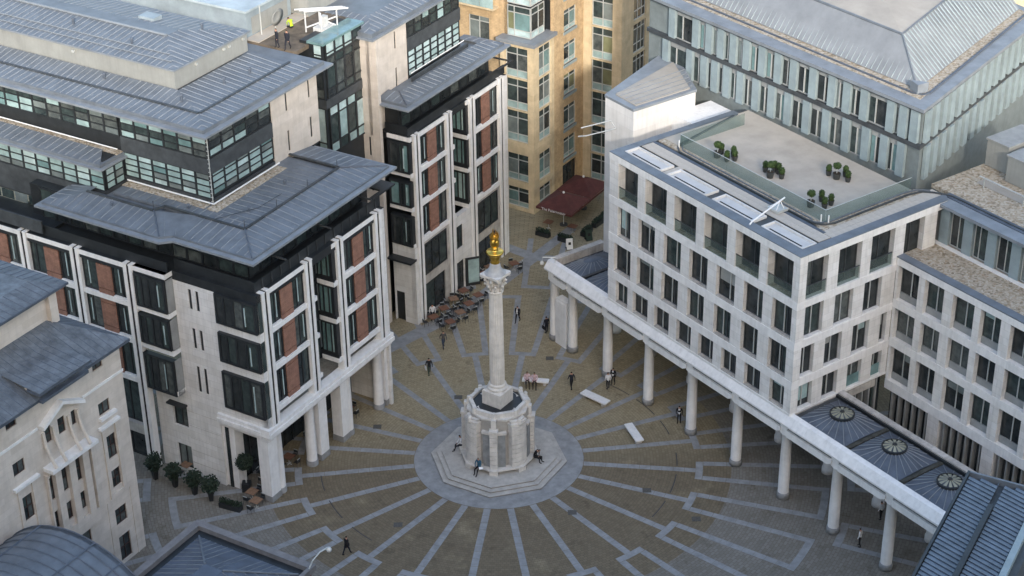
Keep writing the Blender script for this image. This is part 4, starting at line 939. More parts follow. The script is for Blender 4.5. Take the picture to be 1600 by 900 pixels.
# glazed link between the two blocks
lk = thing('glazed_link', 'dark glazed stair link between the two stone blocks', 'stairwell', FL, (25, 10, 0))
KR = Fa('-v', 9.5); KL = Fa('-u', 22.6)
for z0_, z1_, pl in ((19.0, 23.4, [PALE, PALE, TEAL, PALE2, PANES[1]]), (24.2, 27.9, [PANES[1], PANES[2], PANES[0], PANES[2]]), (27.9, 29.2, [PALE2, PALE, PALE2])):
    for k in range(4):
        window(lk, KR, 23.0 + k * 1.3, 24.3 + k * 1.3, z0_, z1_, 0, .12, (), (.22, .8) if z1_ - z0_ > 2 else (.28,), BLACK, pl if k < 3 or z1_ < 28 else [PANES[1]])
    window(lk, KL, 9.6, 10.6, z0_, z1_, 0, .12, (), (.25,), BLACK, pl)
t = MB(); t.box(22.75, 28.4, 9.65, 12, 0, 29.2); t.build('core', BLACK, lk)
t = MB(); KR.box(t, 22.6, 28.3, -.1, .04, 23.4, 24.2); KL.box(t, 9.45, 10.7, -.1, .03, 23.4, 24.2); t.build('spandrel', DARK, lk)
t = MB(); t.prism([(22.4, 9.3), (28.4, 9.3), (28.4, 11.0), (22.4, 11.0)], 29.22, 29.42); t.build('roof_glazing', TEAL, lk)
# roof deck behind, plant building
rd = thing('roof_deck', 'brown roof deck with grey plant house behind the left roofs', 'roof', FL, (24, 15, 28.9))
t = MB(); t.box(20.9, 34, 11.05, 40, 28.6, 28.95); t.build('deck', BROWN, rd)
t = MB(); t.box(20.95, 33, 14.9, 16.3, 28.955, 29.05); t.build('kerb', DECK, rd)
t = MB(); t.box(21.3, 27.5, 16.4, 42, 28.95, 31.3); t.build('plant_house', BLUEG, rd)
t = MB(); t.box(21.0, 27.9, 16.1, 42, 31.3, 31.5); t.build('plant_house_roof', mat('pale blue roof', (.42, .49, .53), .5, .12, .4), rd)
t = MB(); t.box(22, 27, 16.36, 16.39, 29.1, 30.6); t.build('plant_house_door', GREYWALL, rd)
t = MB(); t.box(27.9, 34, 14.8, 42, 28.95, 32.5); t.build('plant_screen', GREYWALL, rd)
t = MB(); t.tube([(22.4, 15.7, 29), (22.4, 15.7, 31.6)], .06, 6); t.build('mast', ALU, rd)
dish = thing('satellite_dish', 'grey satellite dish on the roof deck by the plant house', 'satellite dish', FL, (24.2, 15.6, 29))
t = MB(); t.tube([(24.2, 15.6, 29), (24.2, 15.6, 29.9)], .06, 6); t.build('post', ALU, dish)
t = MB(); t.lathe([(0, 0), (.4, .04), (.75, .16), (.8, .2), (.4, .07), (0, .03)], 0, 0, 18)
t.v = [(24.2 + (-z) * .7 + .0 + x * .3, 15.5 - z * 1.2 - .1 + 0 * y, 30.1 + y) if False else (24.2 + x, 15.5 - z - .2 * y, 30.1 + y) for x, y, z in t.v]; t.build('bowl', GREYM, dish, True)
GANT = mat('gantry paint', (.55, .56, .56), .5, .08, 3)
cr_ = thing('window_cleaning_cradle', 'white window cleaning gantry parked on top of the glazed link', 'gantry', FL, (25, 11, 29))
for dy in (0, .5, 1.0):
    t = MB(); t.tube([(27.2, 10.0 + dy * .6, 30.9), (24.4, 12.6 + dy, 31.0)], .08, 6); t.build('beam', GANT, cr_)
for x, y in ((26.6, 10.8), (25.6, 11.9), (24.8, 12.8), (25.0, 11.3)):
    t = MB(); t.tube([(x, y, 29), (x + .1, y + .1, 30.9)], .07, 6); t.build('leg', GANT, cr_)
t = MB(); t.box(25, 26.6, 11, 12.2, 29.1, 29.5); t.box(25.5, 26.0, 11.3, 11.8, 29.5, 30.4); t.build('carriage', GANT, cr_)
t = MB(); t.tube([(26.6, 10.8, 30.2), (24.8, 12.8, 29.4)], .07, 5); t.tube([(25.6, 11.9, 30.2), (26.6, 10.8, 29.3)], .07, 5); t.build('brace', GANT, cr_)

# ================================================================== BUFF BRICK BLOCK AT THE BACK
yb = thing('buff_brick_block', 'tall buff brick block with glazed bays behind the square', 'building', FY, (5, 5, 0))
YL = Fa('-u', 0.0); YR = Fa('-v', 0.0)
lv = [(.35, 2.6), (3.35, 6.4), (7.75, 11.15), (11.3, 14.6), (14.75, 18.0)]
YG = [PANES[0], PANES[1], PANES[2], PANES[3], TEAL, OLIVE]
def bay_window(fa, s0, s1, z0, z1, n=2):
    w = (s1 - s0) / n
    window(yb, fa, s0, s1, z0, z1, .18, .09, tuple((k + 1) / n for k in range(n - 1)), (.24, .76), ALU,
           lambda i, j: (PALE if j == 0 else (random.choice(YG) if j == 1 else PANES[1])))
wall(yb, YL, 0, 3.9, 0, 18.4, [(.7, 3.3, a, b) for a, b in lv], BUFF, .5); wall(yb, YR, .5, 3.95, 0, 18.4, [(1.05, 3.4, a, b) for a, b in lv], BUFF, .5)
for a, b in lv: bay_window(YL, .7, 3.3, a, b); bay_window(YR, 1.05, 3.4, a, b)
t = MB(); t.prism([(-.3, -.3), (4.1, -.3), (4.1, 4.2), (-.3, 4.2)], 18.4, 18.75); t.build('cornice', LEAD_L, yb)
# corner oriel above the cornice
for z0_, z1_ in ((18.8, 22.0), (22.2, 25.2)):
    fo = Fa('-u', .8); fp = Fa('-v', .8)
    window(yb, fo, .8, 3.5, z0_, z1_, 0, .09, (.7,), (.22, .78), ALU, lambda i, j: PALE2 if j == 0 else (random.choice(YG) if j == 1 else PANES[1]))
    window(yb, fp, .92, 3.4, z0_, z1_, 0, .09, (.55,), (.22, .78), ALU, lambda i, j: PALE2 if j == 0 else (random.choice(YG) if j == 1 else PANES[1]))
t = MB(); t.box(1.0, 4, 1.0, 4, 18.7, 27); t.build('oriel_core', BLACK, yb)
# brick walls
wall(yb, Fa('-u', 1.0), 3.5, 16, 0, 27, [(5.8, 8.3, 17.4, 20.0), (10.5, 13, 17.4, 20.0)], BRICK, .4); window(yb, Fa('-u', 1.0), 5.8, 8.3, 17.4, 20.0, .15, .1, (.5,), (.78,), ALU, [PANES[3], PANES[2]]); window(yb, Fa('-u', 1.0), 10.5, 13, 17.4, 20, .15, .1, (.5,), (.78,), ALU, [PANES[3]])
t = MB(); t.box(-.1, 1.0, 4.6, 16, 21.3, 21.5); t.build('balcony_floor', BUFF, yb)
for k in range(7):
    t = MB(); t.box(-.1, -.06, 4.6 + k * 1.6, 6.15 + k * 1.6, 21.52, 22.5); t.build('balcony_pane', PALE, yb)
wz = [(7.2, 9.78), (11.0, 13.3), (14.4, 16.7), (18.0, 20.3), (21.6, 23.9)]
wall(yb, YR, 3.95, 9.67, 0, 27, [(5.8, 8.2, a, b) for a, b in wz] + [(5.6, 8.4, .3, 3.2), (5.8, 8.2, 3.8, 6.2)], BRICK, .45)
for a, b in wz + [(3.8, 6.2)]:
    window(yb, YR, 5.8, 8.2, a, b, .12, .1, (.5,), (.2, .8), ALU, lambda i, j: PALE if j == 0 else random.choice(YG))
    t = MB(); YR.box(t, 5.7, 8.3, -.1, .08, a - .3, a); t.build('sill', ZINC, yb)
window(yb, YR, 5.6, 8.4, .3, 3.2, .2, .1, (.5,), (), BLACK, [PANES[0]])
YF = Fa('-u', 9.67); gz = [(.3, 3.3), (3.45, 6.6), (6.75, 10.4), (10.55, 13.95), (14.1, 17.55), (17.7, 21.1), (21.2, 24.5)]
wall(yb, YF, -4.5, 0, 0, 27, [(-3.4, -.95, a, b) for a, b in gz], BUFF, .4)
for a, b in gz: bay_window(YF, -3.4, -.95, a, b)
YS = Fa('-v', -4.5); sz = [(3.8, 6.8), (7.3, 10.4), (10.9, 14.0), (14.3, 17.5), (17.9, 21.1)]
wall(yb, YS, 10.07, 30, 0, 27, [(a, a + 2.6, z0_, z1_) for a in (12.1, 15.8, 19.5, 23.2) for z0_, z1_ in sz], BUFF, .4)
for a in (12.1, 15.8, 19.5, 23.2):
    for z0_, z1_ in sz: window(yb, YS, a, a + 2.6, z0_, z1_, .15, .09, (.4, .7), (.3, .8), ALU, YG[:3])
t = MB(); t.box(4.1, 30, .5, 16, 0, 27); t.build('core', BLACK, yb); t = MB(); t.box(10.1, 30, -4, .49, 0, 27); t.build('core', BLACK, yb); t = MB(); t.box(.55, 4.05, .55, 3.9, 0, 18.3); t.build('core', BLACK, yb); t = MB(); t.box(1.45, 4.05, 4.1, 16, 0, 27); t.build('core', BLACK, yb)
# building that closes the lane behind the parasols
bk = thing('rear_lane_building', 'dim stone building closing the lane behind the red parasols', 'building', W0, (30, 205, 0))
t = MB(); t.box(12, 60, 200, 215, 0, 30); t.build('wall', BUFF, bk)
for z in range(1, 26, 4):
    for k in range(10):
        t = MB(); t.box(14 + k * 4, 16 + k * 4, 199.9, 200.0, z, z + 2.4); t.build('window', PANES[1], bk)

# ================================================================== CREAM CLASSICAL BLOCK, LOWER LEFT
sb = thing('cream_stone_house', 'cream classical stone house with slate blue roof at the lower left', 'building', FL, (-16, 9, 0))
SF = Fa('-v', 5.4); SC = Fa('-v', 5.0)
sz = [(.3, 2.55), (3.65, 5.1), (7.0, 8.55), (9.6, 11.6), (13.68, 14.62), (17.5, 18.28)]
def sash(fa, s0, s1, z0, z1):
    window(sb, fa, s0, s1, z0, z1, .10, .05, (.5,) if s1 - s0 > .8 else (), (.5,) if z1 - z0 > 1.2 else (), CLOTH['grey'] if False else mat('brown sash', (.06, .035, .03), .6, .1), [PANES[0], PANES[1], PANES[2]])
hr = [(-12.1 if z0 < 6 else -11.9, -10.9 if z0 < 6 else -10.98, z0, z1) for z0, z1 in sz[:4]] + [(-12.25, -11.1, 13.6, 14.66), (-12.28, -11.25, 17.45, 18.3)]
hl = [(-20.65, -19.65, z0, z1) for z0, z1 in sz[:4]] + [(-20.95, -19.85, 13.6, 14.66), (-20.95, -19.95, 17.45, 18.3)]
wall(sb, SF, -13.7, -9.4, 0, 18.5, hr, STONE_C, .5); wall(sb, SF, -28, -18.25, 0, 18.5, hl + [(x - 4.2, y - 4.2, a, b) for x, y, a, b in hl], STONE_C, .5)
for h in hr + hl: sash(SF, *h)
for h in hl: sash(SF, h[0] - 4.2, h[1] - 4.2, h[2], h[3])
wall(sb, Fa('+u', -9.4), 5.9, 17, 0, 18.5, [], STONE_C, .4)
cs = [(-18.15, -17.55), (-16.9, -16.15), (-15.45, -14.75), (-14.08, -13.84)]
cw = [(a, b, z0, z1) for a, b in cs for z0, z1 in ((7.2, 8.7), (9.72, 11.75))] + [(-16.4, -14.75, .5, 5.2), (-17.7, -17.0, 14.4, 15.72), (-16.3, -15.6, 14.4, 15.72), (-14.95, -14.5, 14.4, 15.6), (-17.95, -17.25, 18.2, 19.0), (-16.6, -15.88, 18.2, 19.0)]
wall(sb, SF, -18.25, -13.7, 0, 19.3, cw, STONE_C, .55)
for h in cw: sash(SF, *h)
t = MB(); SF.box(t, -18.25, -13.7, 0, .2, 5.4, 6.6); t.build('stone_panel', STONE_C, sb)
for a, b in ((-18.3, -18.16), (-17.53, -16.93), (-16.13, -15.48), (-14.73, -14.1), (-13.82, -13.65)):          # pilasters between the tall windows
    t = MB(); SF.box(t, a, b, 0, .28, 6.6, 11.95); t.build('pilaster', STONE_C, sb)
    t = MB(); SF.box(t, a - .04, b + .04, 0, .36, 11.95, 12.15); t.build('pilaster_cap', STONE_C, sb)
t = MB(); SF.box(t, -18.2, -13.7, 0, .4, 12.15, 12.5); t.build('entablature', STONE_C, sb); t = MB(); SF.box(t, -18.3, -13.6, 0, .95, 12.5, 12.8); t.build('balcony_shelf', STONE_B, sb)
for s in (-17.85, -16.85, -15.3, -14.35):            # scrolled brackets above the shelf
    t = MB(); pts = []
    for i in range(9):
        a = i / 8; x, y = SF.xy(s, .08 + .85 * (1 - a) ** 2.2); pts.append((x, y, 12.82 + 2.7 * a))
    t.tube(pts, .14, 6); t.build('scroll_bracket', STONE_C, sb)
t = MB()                                               # broken pediment over the centre
for s0, s1, za, zb in ((-18.1, -16.0, 15.95, 17.0), (-16.0, -13.9, 17.0, 15.95)):
    x0, y0 = SF.xy(s0, 0); x1, y1 = SF.xy(s1, .55)
    o = len(t.v); t.v += [(s0, y0, za), (s1, y0, zb), (s1, y1, zb), (s0, y1, za), (s0, y0, za + .28), (s1, y0, zb + .28), (s1, y1, zb + .28), (s0, y1, za + .28)]
    t.f += [(o, o + 1, o + 2, o + 3), (o + 7, o + 6, o + 5, o + 4), (o, o + 4, o + 5, o + 1), (o + 1, o + 5, o + 6, o + 2), (o + 2, o + 6, o + 7, o + 3), (o + 3, o + 7, o + 4, o)]
t.build('pediment', STONE_B, sb)
for s0, s1, z in ((-12.6, -10.5, 12.55), (-21.3, -18.9, 12.55), (-12.4, -10.7, 13.3)):
    t = MB(); SF.box(t, s0, s1, 0, .3, z, z + .22); t.build('window_hood', STONE_B, sb)
for s0, s1 in ((-12.35, -10.65), (-21.0, -19.3)):
    t = MB(); SF.box(t, s0, s0 + .3, 0, .12, 6.6, 12.55); SF.box(t, s1 - .3, s1, 0, .12, 6.6, 12.55); SF.box(t, s0, s1, 0, .12, 6.3, 6.6); t.build('window_surround', STONE_C, sb)
for a, b in ((-13.7, -9.36), (-28, -18.25)): SF.box(MB(), a, b, 0, .09, 16.0, 16.2).build('string_course', STONE_B, sb)
for s in (-10.3, -12.8, -19.0):
    t = MB(); SF.box(t, s, s + .14, 0, .05, 0, 6.2); t.build('pilaster_strip', STONE_C, sb)
SLATE = mat('slate blue roof', (.16, .178, .20), .5, .25, 1.2, .1, 8, spec=.5, course=(.5, 9, .02, .8))
t = MB(); t.prism([(-28, 4.7), (-18.3, 4.7), (-18.3, 4.35), (-13.65, 4.35), (-13.65, 4.7), (-8.9, 4.7), (-8.9, 5.1), (-28, 5.1)], 18.5, 18.72); t.prism([(-18.6, 4.2), (-13.4, 4.2), (-13.4, 5.4), (-18.6, 5.4)], 19.3, 19.5); t.build('gutter', LEAD_D, sb)
slope(sb, ((-28, 4.7, 18.73), (-8.9, 4.7, 18.73), (-12.2, 9.4, 20.55), (-28, 9.4, 20.55)), SLATE, LEAD_D, .55, h=.03); slope(sb, ((-8.9, 4.7, 18.73), (-8.9, 17, 18.73), (-12.2, 17, 20.55), (-12.2, 9.4, 20.55)), SLATE, LEAD_D, .55, h=.03)
slope(sb, ((-18.6, 4.2, 19.52), (-13.4, 4.2, 19.52), (-13.4, 7.6, 19.95), (-18.6, 7.6, 19.95)), SLATE, LEAD_D, .55, h=.03)
t = MB(); t.box(-28, -12.0, 9.4, 17, 18.5, 22.75); t.box(-12.0, -11.25, 9.0, 17, 20.2, 22.75); t.build('attic_wall', STONE_C, sb)
t = MB(); t.prism([(-28, 8.7), (-10.2, 8.7), (-10.2, 17), (-28, 17)], 22.75, 22.95); t.build('attic_eaves', LEAD_D, sb)
slope(sb, ((-28, 8.75, 22.96), (-10.25, 8.75, 22.96), (-12, 10.8, 23.3), (-28, 10.8, 23.3)), SLATE, LEAD_D, .6); slope(sb, ((-10.25, 8.75, 22.96), (-10.25, 17, 22.96), (-12, 17, 23.3), (-12, 10.8, 23.3)), SLATE, LEAD_D, .6)
t = MB(); t.box(-28, -12, 10.8, 17, 22.9, 23.28); t.build('attic_roof', SLATE, sb)

# ================================================================== FOREGROUND ROOFS
hb = thing('lead_roof_pavilion', 'low pavilion with dark hipped lead roof in the bottom left foreground', 'building', FL, (-20, -10, 0))
t = MB(); t.box(-30, -15.1, -15.3, -5.6, 0, 9.7); t.build('wall', BRICK if False else mat('red brick', (.22, .085, .06), .9, .15, 2, course=(.45, .15, .02, .8)), hb)
t = MB()
for a, b, c, d in ((-30, -14.9, -5.95, -5.4), (-15.45, -14.9, -15.3, -5.95)): t.box(a, b, c, d, 9.7, 10.15)
t.box(-30, -14.9, -15.6, -15.3, 9.7, 10.15); t.build('parapet', mat('dark grey coping', (.20, .19, .19), .9, .12, 1.5), hb)  # coping of dark grey-brown stone
t = MB(); t.box(-30, -15.45, -15.3, -5.95, 9.7, 9.76); t.build('gutter', BLACK, hb)
t = MB(); t.box(-30, -19.6, -11.5, -10.0, 11.1, 11.22); t.build('roof_flat', LEAD_D, hb)
HA, HB, HC = (-16.1, -6.4, 9.8), (-16.1, -15.0, 9.8), (-19.5, -10.5, 11.3)
slope(hb, ((-16.1, -15.0, 9.85), (-16.1, -6.5, 9.85), (-19.6, -10.0, 11.2), (-19.6, -11.5, 11.2)), LEAD_D, LEAD, .5); slope(hb, ((-16.1, -6.5, 9.85), (-30, -6.5, 9.85), (-30, -10.0, 11.2), (-19.6, -10.0, 11.2)), LEAD_D, LEAD, .5); slope(hb, ((-30, -15.0, 9.85), (-16.1, -15.0, 9.85), (-19.6, -11.5, 11.2), (-30, -11.5, 11.2)), LEAD_D, LEAD, .5)
t = MB(); t.tube([(-16.1, -6.5, 9.9), (-19.6, -10.0, 11.25)], .07, 6); t.tube([(-16.1, -15, 9.9), (-19.6, -11.5, 11.25)], .07, 6); t.build('hip_roll', LEAD, hb)
vb = thing('barrel_roof_hall', 'hall with curved blue grey barrel roof in the bottom left corner', 'building', FL, (-28, -.8, 0))
RB, QB, ZB = 8.5, -.8, 3.4; n = 22
angs = [R(12 + (168 - 12) * i / n) for i in range(n + 1)]
for a0, a1 in zip(angs, angs[1:]):
    pass
x = -22.0; k = 0
while x > -34:
    t = MB(); x1 = x - .9
    for a0, a1 in zip(angs, angs[1:]):
        t.face([(x, QB - RB * math.cos(a0), ZB + RB * math.sin(a0)), (x1 + .03, QB - RB * math.cos(a0), ZB + RB * math.sin(a0)), (x1 + .03, QB - RB * math.cos(a1), ZB + RB * math.sin(a1)), (x, QB - RB * math.cos(a1), ZB + RB * math.sin(a1))])
    t.build('roof_sheet', LEAD, vb, True)
    t = MB(); t.tube([(x, QB - (RB + .03) * math.cos(a), ZB + (RB + .03) * math.sin(a)) for a in angs], .06, 4); t.build('roof_roll', LEAD_D, vb); x = x1; k += 1
for d in (62, 78, 112):
    t = MB(); a = R(d); t.tube([(-22, QB - (RB + .04) * math.cos(a), ZB + (RB + .04) * math.sin(a)), (-34, QB - (RB + .04) * math.cos(a), ZB + (RB + .04) * math.sin(a))], .07, 4); t.build('roof_batten', LEAD_D, vb)
t = MB(); t.prism([(QB - RB * math.cos(a), ZB + RB * math.sin(a)) for a in angs] + [(QB + 7.4, 0), (QB - 7.4, 0)], 0, 1)
t.v = [(-22.05 - z * .3, x_, y_) for x_, y_, z in t.v]; t.build('gable_wall', LEAD, vb)
t = MB(); t.box(-34, -22.3, QB - 7.9, QB + 7.9, 0, 4.6); t.build('wall', STONE_G, vb)
# slatted roof, lower right
FS = Frame(28.47, 95.02, -118.2)       # x runs towards the camera along the left edge, y to the right
lb = thing('slatted_roof_building', 'building with dark blue slatted roof in the bottom right corner', 'building', FS, (6, 3, 0))
t = MB(); t.box(0, 26, .1, 5.2, 0, 19.7); t.build('wall', DARK, lb)
t = MB(); t.box(-.2, 26, -.12, .05, 19.5, 20.1); t.build('edge_trim', BLACK, lb); t = MB(); t.box(-.2, -.05, .05, 5.2, 19.5, 20.1); t.build('edge_trim', LEAD, lb)
SLT = mat('blue grey louvre', (.115, .148, .195), .5, .2, 1.0, spec=.5)
for k in range(58):
    x = .1 + k * .42; sk = 1.6
    for y0, y1 in ((.1, 1.95), (2.35, 4.3)):
        x0 = x + sk * (y0 / 4.2) - 1.2; x1 = x + sk * (y1 / 4.2) - 1.2
        if min(x0, x1) < .05 or (y0 > 2 and False): 
            if max(x0, x1) < .05: continue
            y0 = y0 + (y1 - y0) * max(0, (.05 - x0) / (x1 - x0)); x0 = max(x0, .05)
        if 'q' and (x < 3.0 and y0 > 2): pass
        t = MB(); w = .385
        t.v += [(x0, y0, 19.97), (x1, y1, 19.97), (x1 + w, y1, 20.03), (x0 + w, y0, 20.03), (x0, y0, 19.9), (x1, y1, 19.9), (x1 + w, y1, 19.96), (x0 + w, y0, 19.96)]
        t.f += [(3, 2, 1, 0), (4, 5, 6, 7), (0, 1, 5, 4), (1, 2, 6, 5), (2, 3, 7, 6), (3, 0, 4, 7)]
        t.build('louvre_slat', SLT, lb)
t = MB(); t.box(2.9, 26, 2.0, 2.32, 19.75, 20.25); t.build('ridge_duct', BLACK, lb); t = MB(); t.box(.0, 26, 4.35, 4.75, 19.6, 20.12); t.build('gutter', ZINC, lb)
t = MB(); t.box(.5, 26, 4.8, 14, 0, 17.5); t.build('side_building_roof', GREYWALL, lb)

# ================================================================== MONUMENT COLUMN
MON = mat('weathered monument stone', (.64, .61, .57), .88, .10, 1.3, .15, 10, streak=.16)
mo = thing('monument_column', 'tall fluted stone column with gilded flaming urn on octagonal stepped base', 'monument', FM, (0, 0, 0))
def octo(r, a0=-97.5): return [pol(r, a0 + 45 * i) for i in range(8)]
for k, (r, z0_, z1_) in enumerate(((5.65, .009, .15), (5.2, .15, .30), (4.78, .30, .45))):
    t = MB(); t.prism(octo(r - .07), z0_, z1_ - .045); o = t.build('step_riser', mat('step riser shade', (.26, .25, .235), .9, .15), mo)  # riser colour darkened to stand for the shade under each nosing
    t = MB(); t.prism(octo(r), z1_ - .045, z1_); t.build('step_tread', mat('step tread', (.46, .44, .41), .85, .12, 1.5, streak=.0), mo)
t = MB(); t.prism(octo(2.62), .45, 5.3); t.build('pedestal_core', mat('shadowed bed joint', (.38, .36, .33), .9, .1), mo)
t = MB(); t.prism(octo(3.3), .82, .95); t.build('bench_seat', MON, mo)
for i in range(8):
    a = -97.5 + 45 * i; t = MB(); c, s_ = math.cos(R(a)), math.sin(R(a))
    q = [(c * r - s_ * w, s_ * r + c * w) for r, w in ((2.6, -.35), (3.18, -.35), (3.18, .35), (2.6, .35))]; t.prism(q, .45, .82); t.build('bench_support', MON, mo)
def block(parent, a, r0, r1, w, z0, z1, mt, name, bow=0.):
    c, s_ = math.cos(R(a)), math.sin(R(a)); t = MB()
    k = 6 if bow else 1; pts = []
    for i in range(k + 1):
        y = -w + 2 * w * i / k; r = r1 + bow * (1 - (y / w) ** 2) if bow else r1; pts.append((r, y))
    q = [(r0, -w)] + pts + [(r0, w)]
    t.prism([(c * r - s_ * y, s_ * r + c * y) for r, y in q], z0, z1); return t.build(name, mt, parent)
for i in range(8):
    a = -97.5 + 45 * i
    if i % 2 == 0:
        for k in range(8): block(mo, a, 2.3, 2.98, .31, .96 + k * .43, .96 + (k + 1) * .43 - .045, MON, 'stone_block')
        block(mo, a, 2.3, 3.04, .36, 4.42, 4.62, MON, 'pier_cap'); block(mo, a, 2.2, 2.75, .2, 4.62, 5.5, MON, 'finial_block')
        for sg in (-1, 1):
            an = a + sg * 13.5
            block(mo, an, 2.3, 2.66, .30, .96, 4.1, mat('blue grey niche panel', (.27, .28, .285), .8, .15, 1.5), 'niche_panel'); block(mo, an, 2.3, 2.74, .4, 4.1, 4.3, MON, 'niche_lintel')
    else:
        for k in range(9): block(mo, a, 2.1, 2.8, .74, .96 + k * .43, .96 + (k + 1) * .43 - .045, MON, 'stone_block', .2)
        for k in range(4):
            rr = 2.95 - .13 * k * k; block(mo, a, 1.8, rr - .2, .8 - .12 * k, 4.83 + k * .2, 4.83 + (k + 1) * .2, MON, 'scroll_block', .2)
        c, s_ = pol(2.85, a); t = MB(); t.lathe([(0, 4.85), (.2, 4.85), (.24, 5.0), (.12, 5.1), (.2, 5.25), (.1, 5.4), (0, 5.42)], c, s_, 10); t.build('finial', MON, mo, True)
t = MB(); t.prism(octo(2.62, -75), 5.3, 5.45); t.build('cornice', MON, mo)
for i in range(8):
    p0, p1 = pol(2.42, -97.5 + 45 * i), pol(2.42, -52.5 + 45 * i); q0, q1 = pol(2.1, -97.5 + 45 * i), pol(2.1, -52.5 + 45 * i)
    t = MB(); t.prism([p0, p1, q1, q0], 5.45, 5.85); t.build('parapet', MON, mo)
    c, s_ = pol(2.36, -97.5 + 45 * i); t = MB(); t.ngon(c, s_, 5.5, 5.98, .2, .16, 8); t.build('parapet_post', MON, mo)
t = MB(); t.prism(octo(2.08), 5.45, 5.62); t.build('lead_flat', BLACK, mo)
sq = [pol(1.27, -80 + 90 * i) for i in range(4)]
t = MB(); t.prism(sq, 5.6, 6.85); t.build('plinth', MON, mo)
t = MB(); t.prism([pol(1.2, -80 + 90 * i) for i in range(4)], 6.85, 6.98, [pol(.95, -80 + 90 * i) for i in range(4)]); t.build('plinth_cap', MON, mo)
t = MB(); t.lathe([(0, 6.95), (.80, 6.95), (.86, 7.05), (.80, 7.17), (.70, 7.2), (.68, 7.3), (.74, 7.37), (.68, 7.45), (.6, 7.5)], 0, 0, 32); t.build('column_base', MON, mo, True)
t = MB(); nf = 96; t.lathe([(.595, 7.45), (.60, 9.0), (.585, 11.5), (.55, 14.0), (.515, 15.75), (.515, 15.9)], 0, 0, nf, lambda i, z: 1 - (.055 if i % 4 in (1, 2, 3) else 0) * (.8 if i % 4 != 2 else 1.15)); t.build('fluted_shaft', MON, mo)
t = MB(); t.lathe([(.52, 15.85), (.62, 15.9), (.65, 15.98), (.6, 16.06), (.5, 16.08), (.52, 16.6), (.66, 17.1), (.8, 17.35)], 0, 0, 28); t.build('capital_bell', MON, mo, True)
for tier, (nn, zb, zt_, rb, rt) in enumerate(((8, 16.1, 16.75, .55, .86), (8, 16.5, 17.25, .58, .95))):
    for i in range(nn):
        a = 360 / nn * (i + .5 * tier); c, s_ = math.cos(R(a)), math.sin(R(a)); t = MB()
        pts = [((rb + (rt - rb) * f ** 2.4) * c, (rb + (rt - rb) * f ** 2.4) * s_, zb + (zt_ - zb) * (f if f < .85 else .85 - (f - .85) * .8)) for f in (0, .3, .6, .85, 1.0)]
        t.tube(pts, .13, 6, .10); t.build('acanthus_leaf', MON, mo, True)
for i in range(4):
    a = -80 + 90 * i; c, s_ = math.cos(R(a)), math.sin(R(a)); t = MB()
    t.tube([(.6 * c, .6 * s_, 16.9), (.85 * c, .85 * s_, 17.25), (1.08 * c, 1.08 * s_, 17.32), (1.12 * c, 1.12 * s_, 17.15)], .12, 6, .1); t.build('volute', MON, mo, True)
ab = []
for i in range(4):
    a = -80 + 90 * i
    ab += [pol(1.22, a - 5), pol(1.22, a + 5), pol(.9, a + 28), pol(.84, a + 45), pol(.9, a + 62)]
t = MB(); t.prism(ab, 17.36, 17.56); t.build('abacus', MON, mo)
t = MB(); t.lathe([(.86, 17.56), (.62, 17.75), (.44, 18.1), (.4, 18.46), (0, 18.46)], 0, 0, 20); t.build('drum', mat('grey stone cap', (.40, .40, .40), .8, .12, 2), mo, True)
t = MB(); t.lathe([(0, 18.44), (.36, 18.45), (.4, 18.52), (.3, 18.62), (.33, 18.72), (.42, 18.95), (.4, 19.1), (.66, 19.3), (.70, 19.42), (.62, 19.5), (.3, 19.48), (.22, 19.62), (.26, 19.72), (.2, 19.8)], 0, 0, 32, lambda i, z: 1 + .06 * (i % 2) * (18.7 < z < 19.2)); ur = t.build('gilded_urn', GOLD, mo, True)
t = MB(); t.lathe([(.16, 19.76), (.28, 19.84), (.36, 20.05), (.37, 20.3), (.3, 20.5), (.2, 20.62), (0, 20.66)], 0, 0, 20, lambda i, z: 1 + .05 * math.sin(i * 1.9 + z * 9)); t.build('flame_ball', GOLD, ur, True)
for i in range(16):
    a = 360 / 16 * i + random.uniform(-8, 8); h = random.uniform(.35, .85); r = random.uniform(.1, .3); c, s_ = math.cos(R(a)), math.sin(R(a)); t = MB()
    t.tube([(r * c, r * s_, 20.4), ((r + .12) * c, (r + .12) * s_, 20.55 + h * .4), ((r + .05) * c, (r + .05) * s_, 20.6 + h)], .08, 5, .015); t.build('flame_tongue', GOLD, ur)

# ================================================================== BENCHES, TABLES, PLANTS, PARASOLS
def bench(cx, cy, l, w, deg, lab):
    e = thing('stone_bench', lab, 'bench', Frame(cx, cy, deg), (0, 0, 0), 'flat stone benches right of the column')
    t = MB(); t.box(-l / 2, l / 2, -w / 2, w / 2, .34, .47); t.build('seat_slab', STONE_B, e)
    for x in (-l / 2 + .35, l / 2 - .35):
        t = MB(); t.box(x - .13, x + .13, -w / 2 + .1, w / 2 - .1, 0, .34); t.build('support', STONE_G, e)
bench(1.95, 137.35, 2.35, .6, -10, 'pale stone bench with two people in pink shirts sitting on it')
bench(7.05, 134.48, 2.75, .78, -42, 'empty pale stone bench beside the two men talking')
bench(10.05, 129.0, 2.7, .72, -72, 'empty pale stone bench nearest to the stepped column base')
def make_chair():
    e = thing('cafe_chair', 'x', 'chair', W0, (0, 0, 0), 'black and steel chairs round the cafe tables')
    t = MB(); t.box(-.2, .2, -.2, .2, .43, .46); t.build('seat', BLACK, e)
    t = MB(); t.box(-.2, .2, .19, .22, .52, .78); t.build('backrest', BLACK, e)
    t = MB(); t.box(-.19, .19, .18, .23, .78, .82); t.build('top_rail', ALU, e)
    for x in (-.19, .19):
        for y in (-.19, .2):
            t = MB(); t.tube([(x, y, 0), (x, y, .46 if y < 0 else .8)], .018, 4); t.build('leg', DARK, e)
    return e
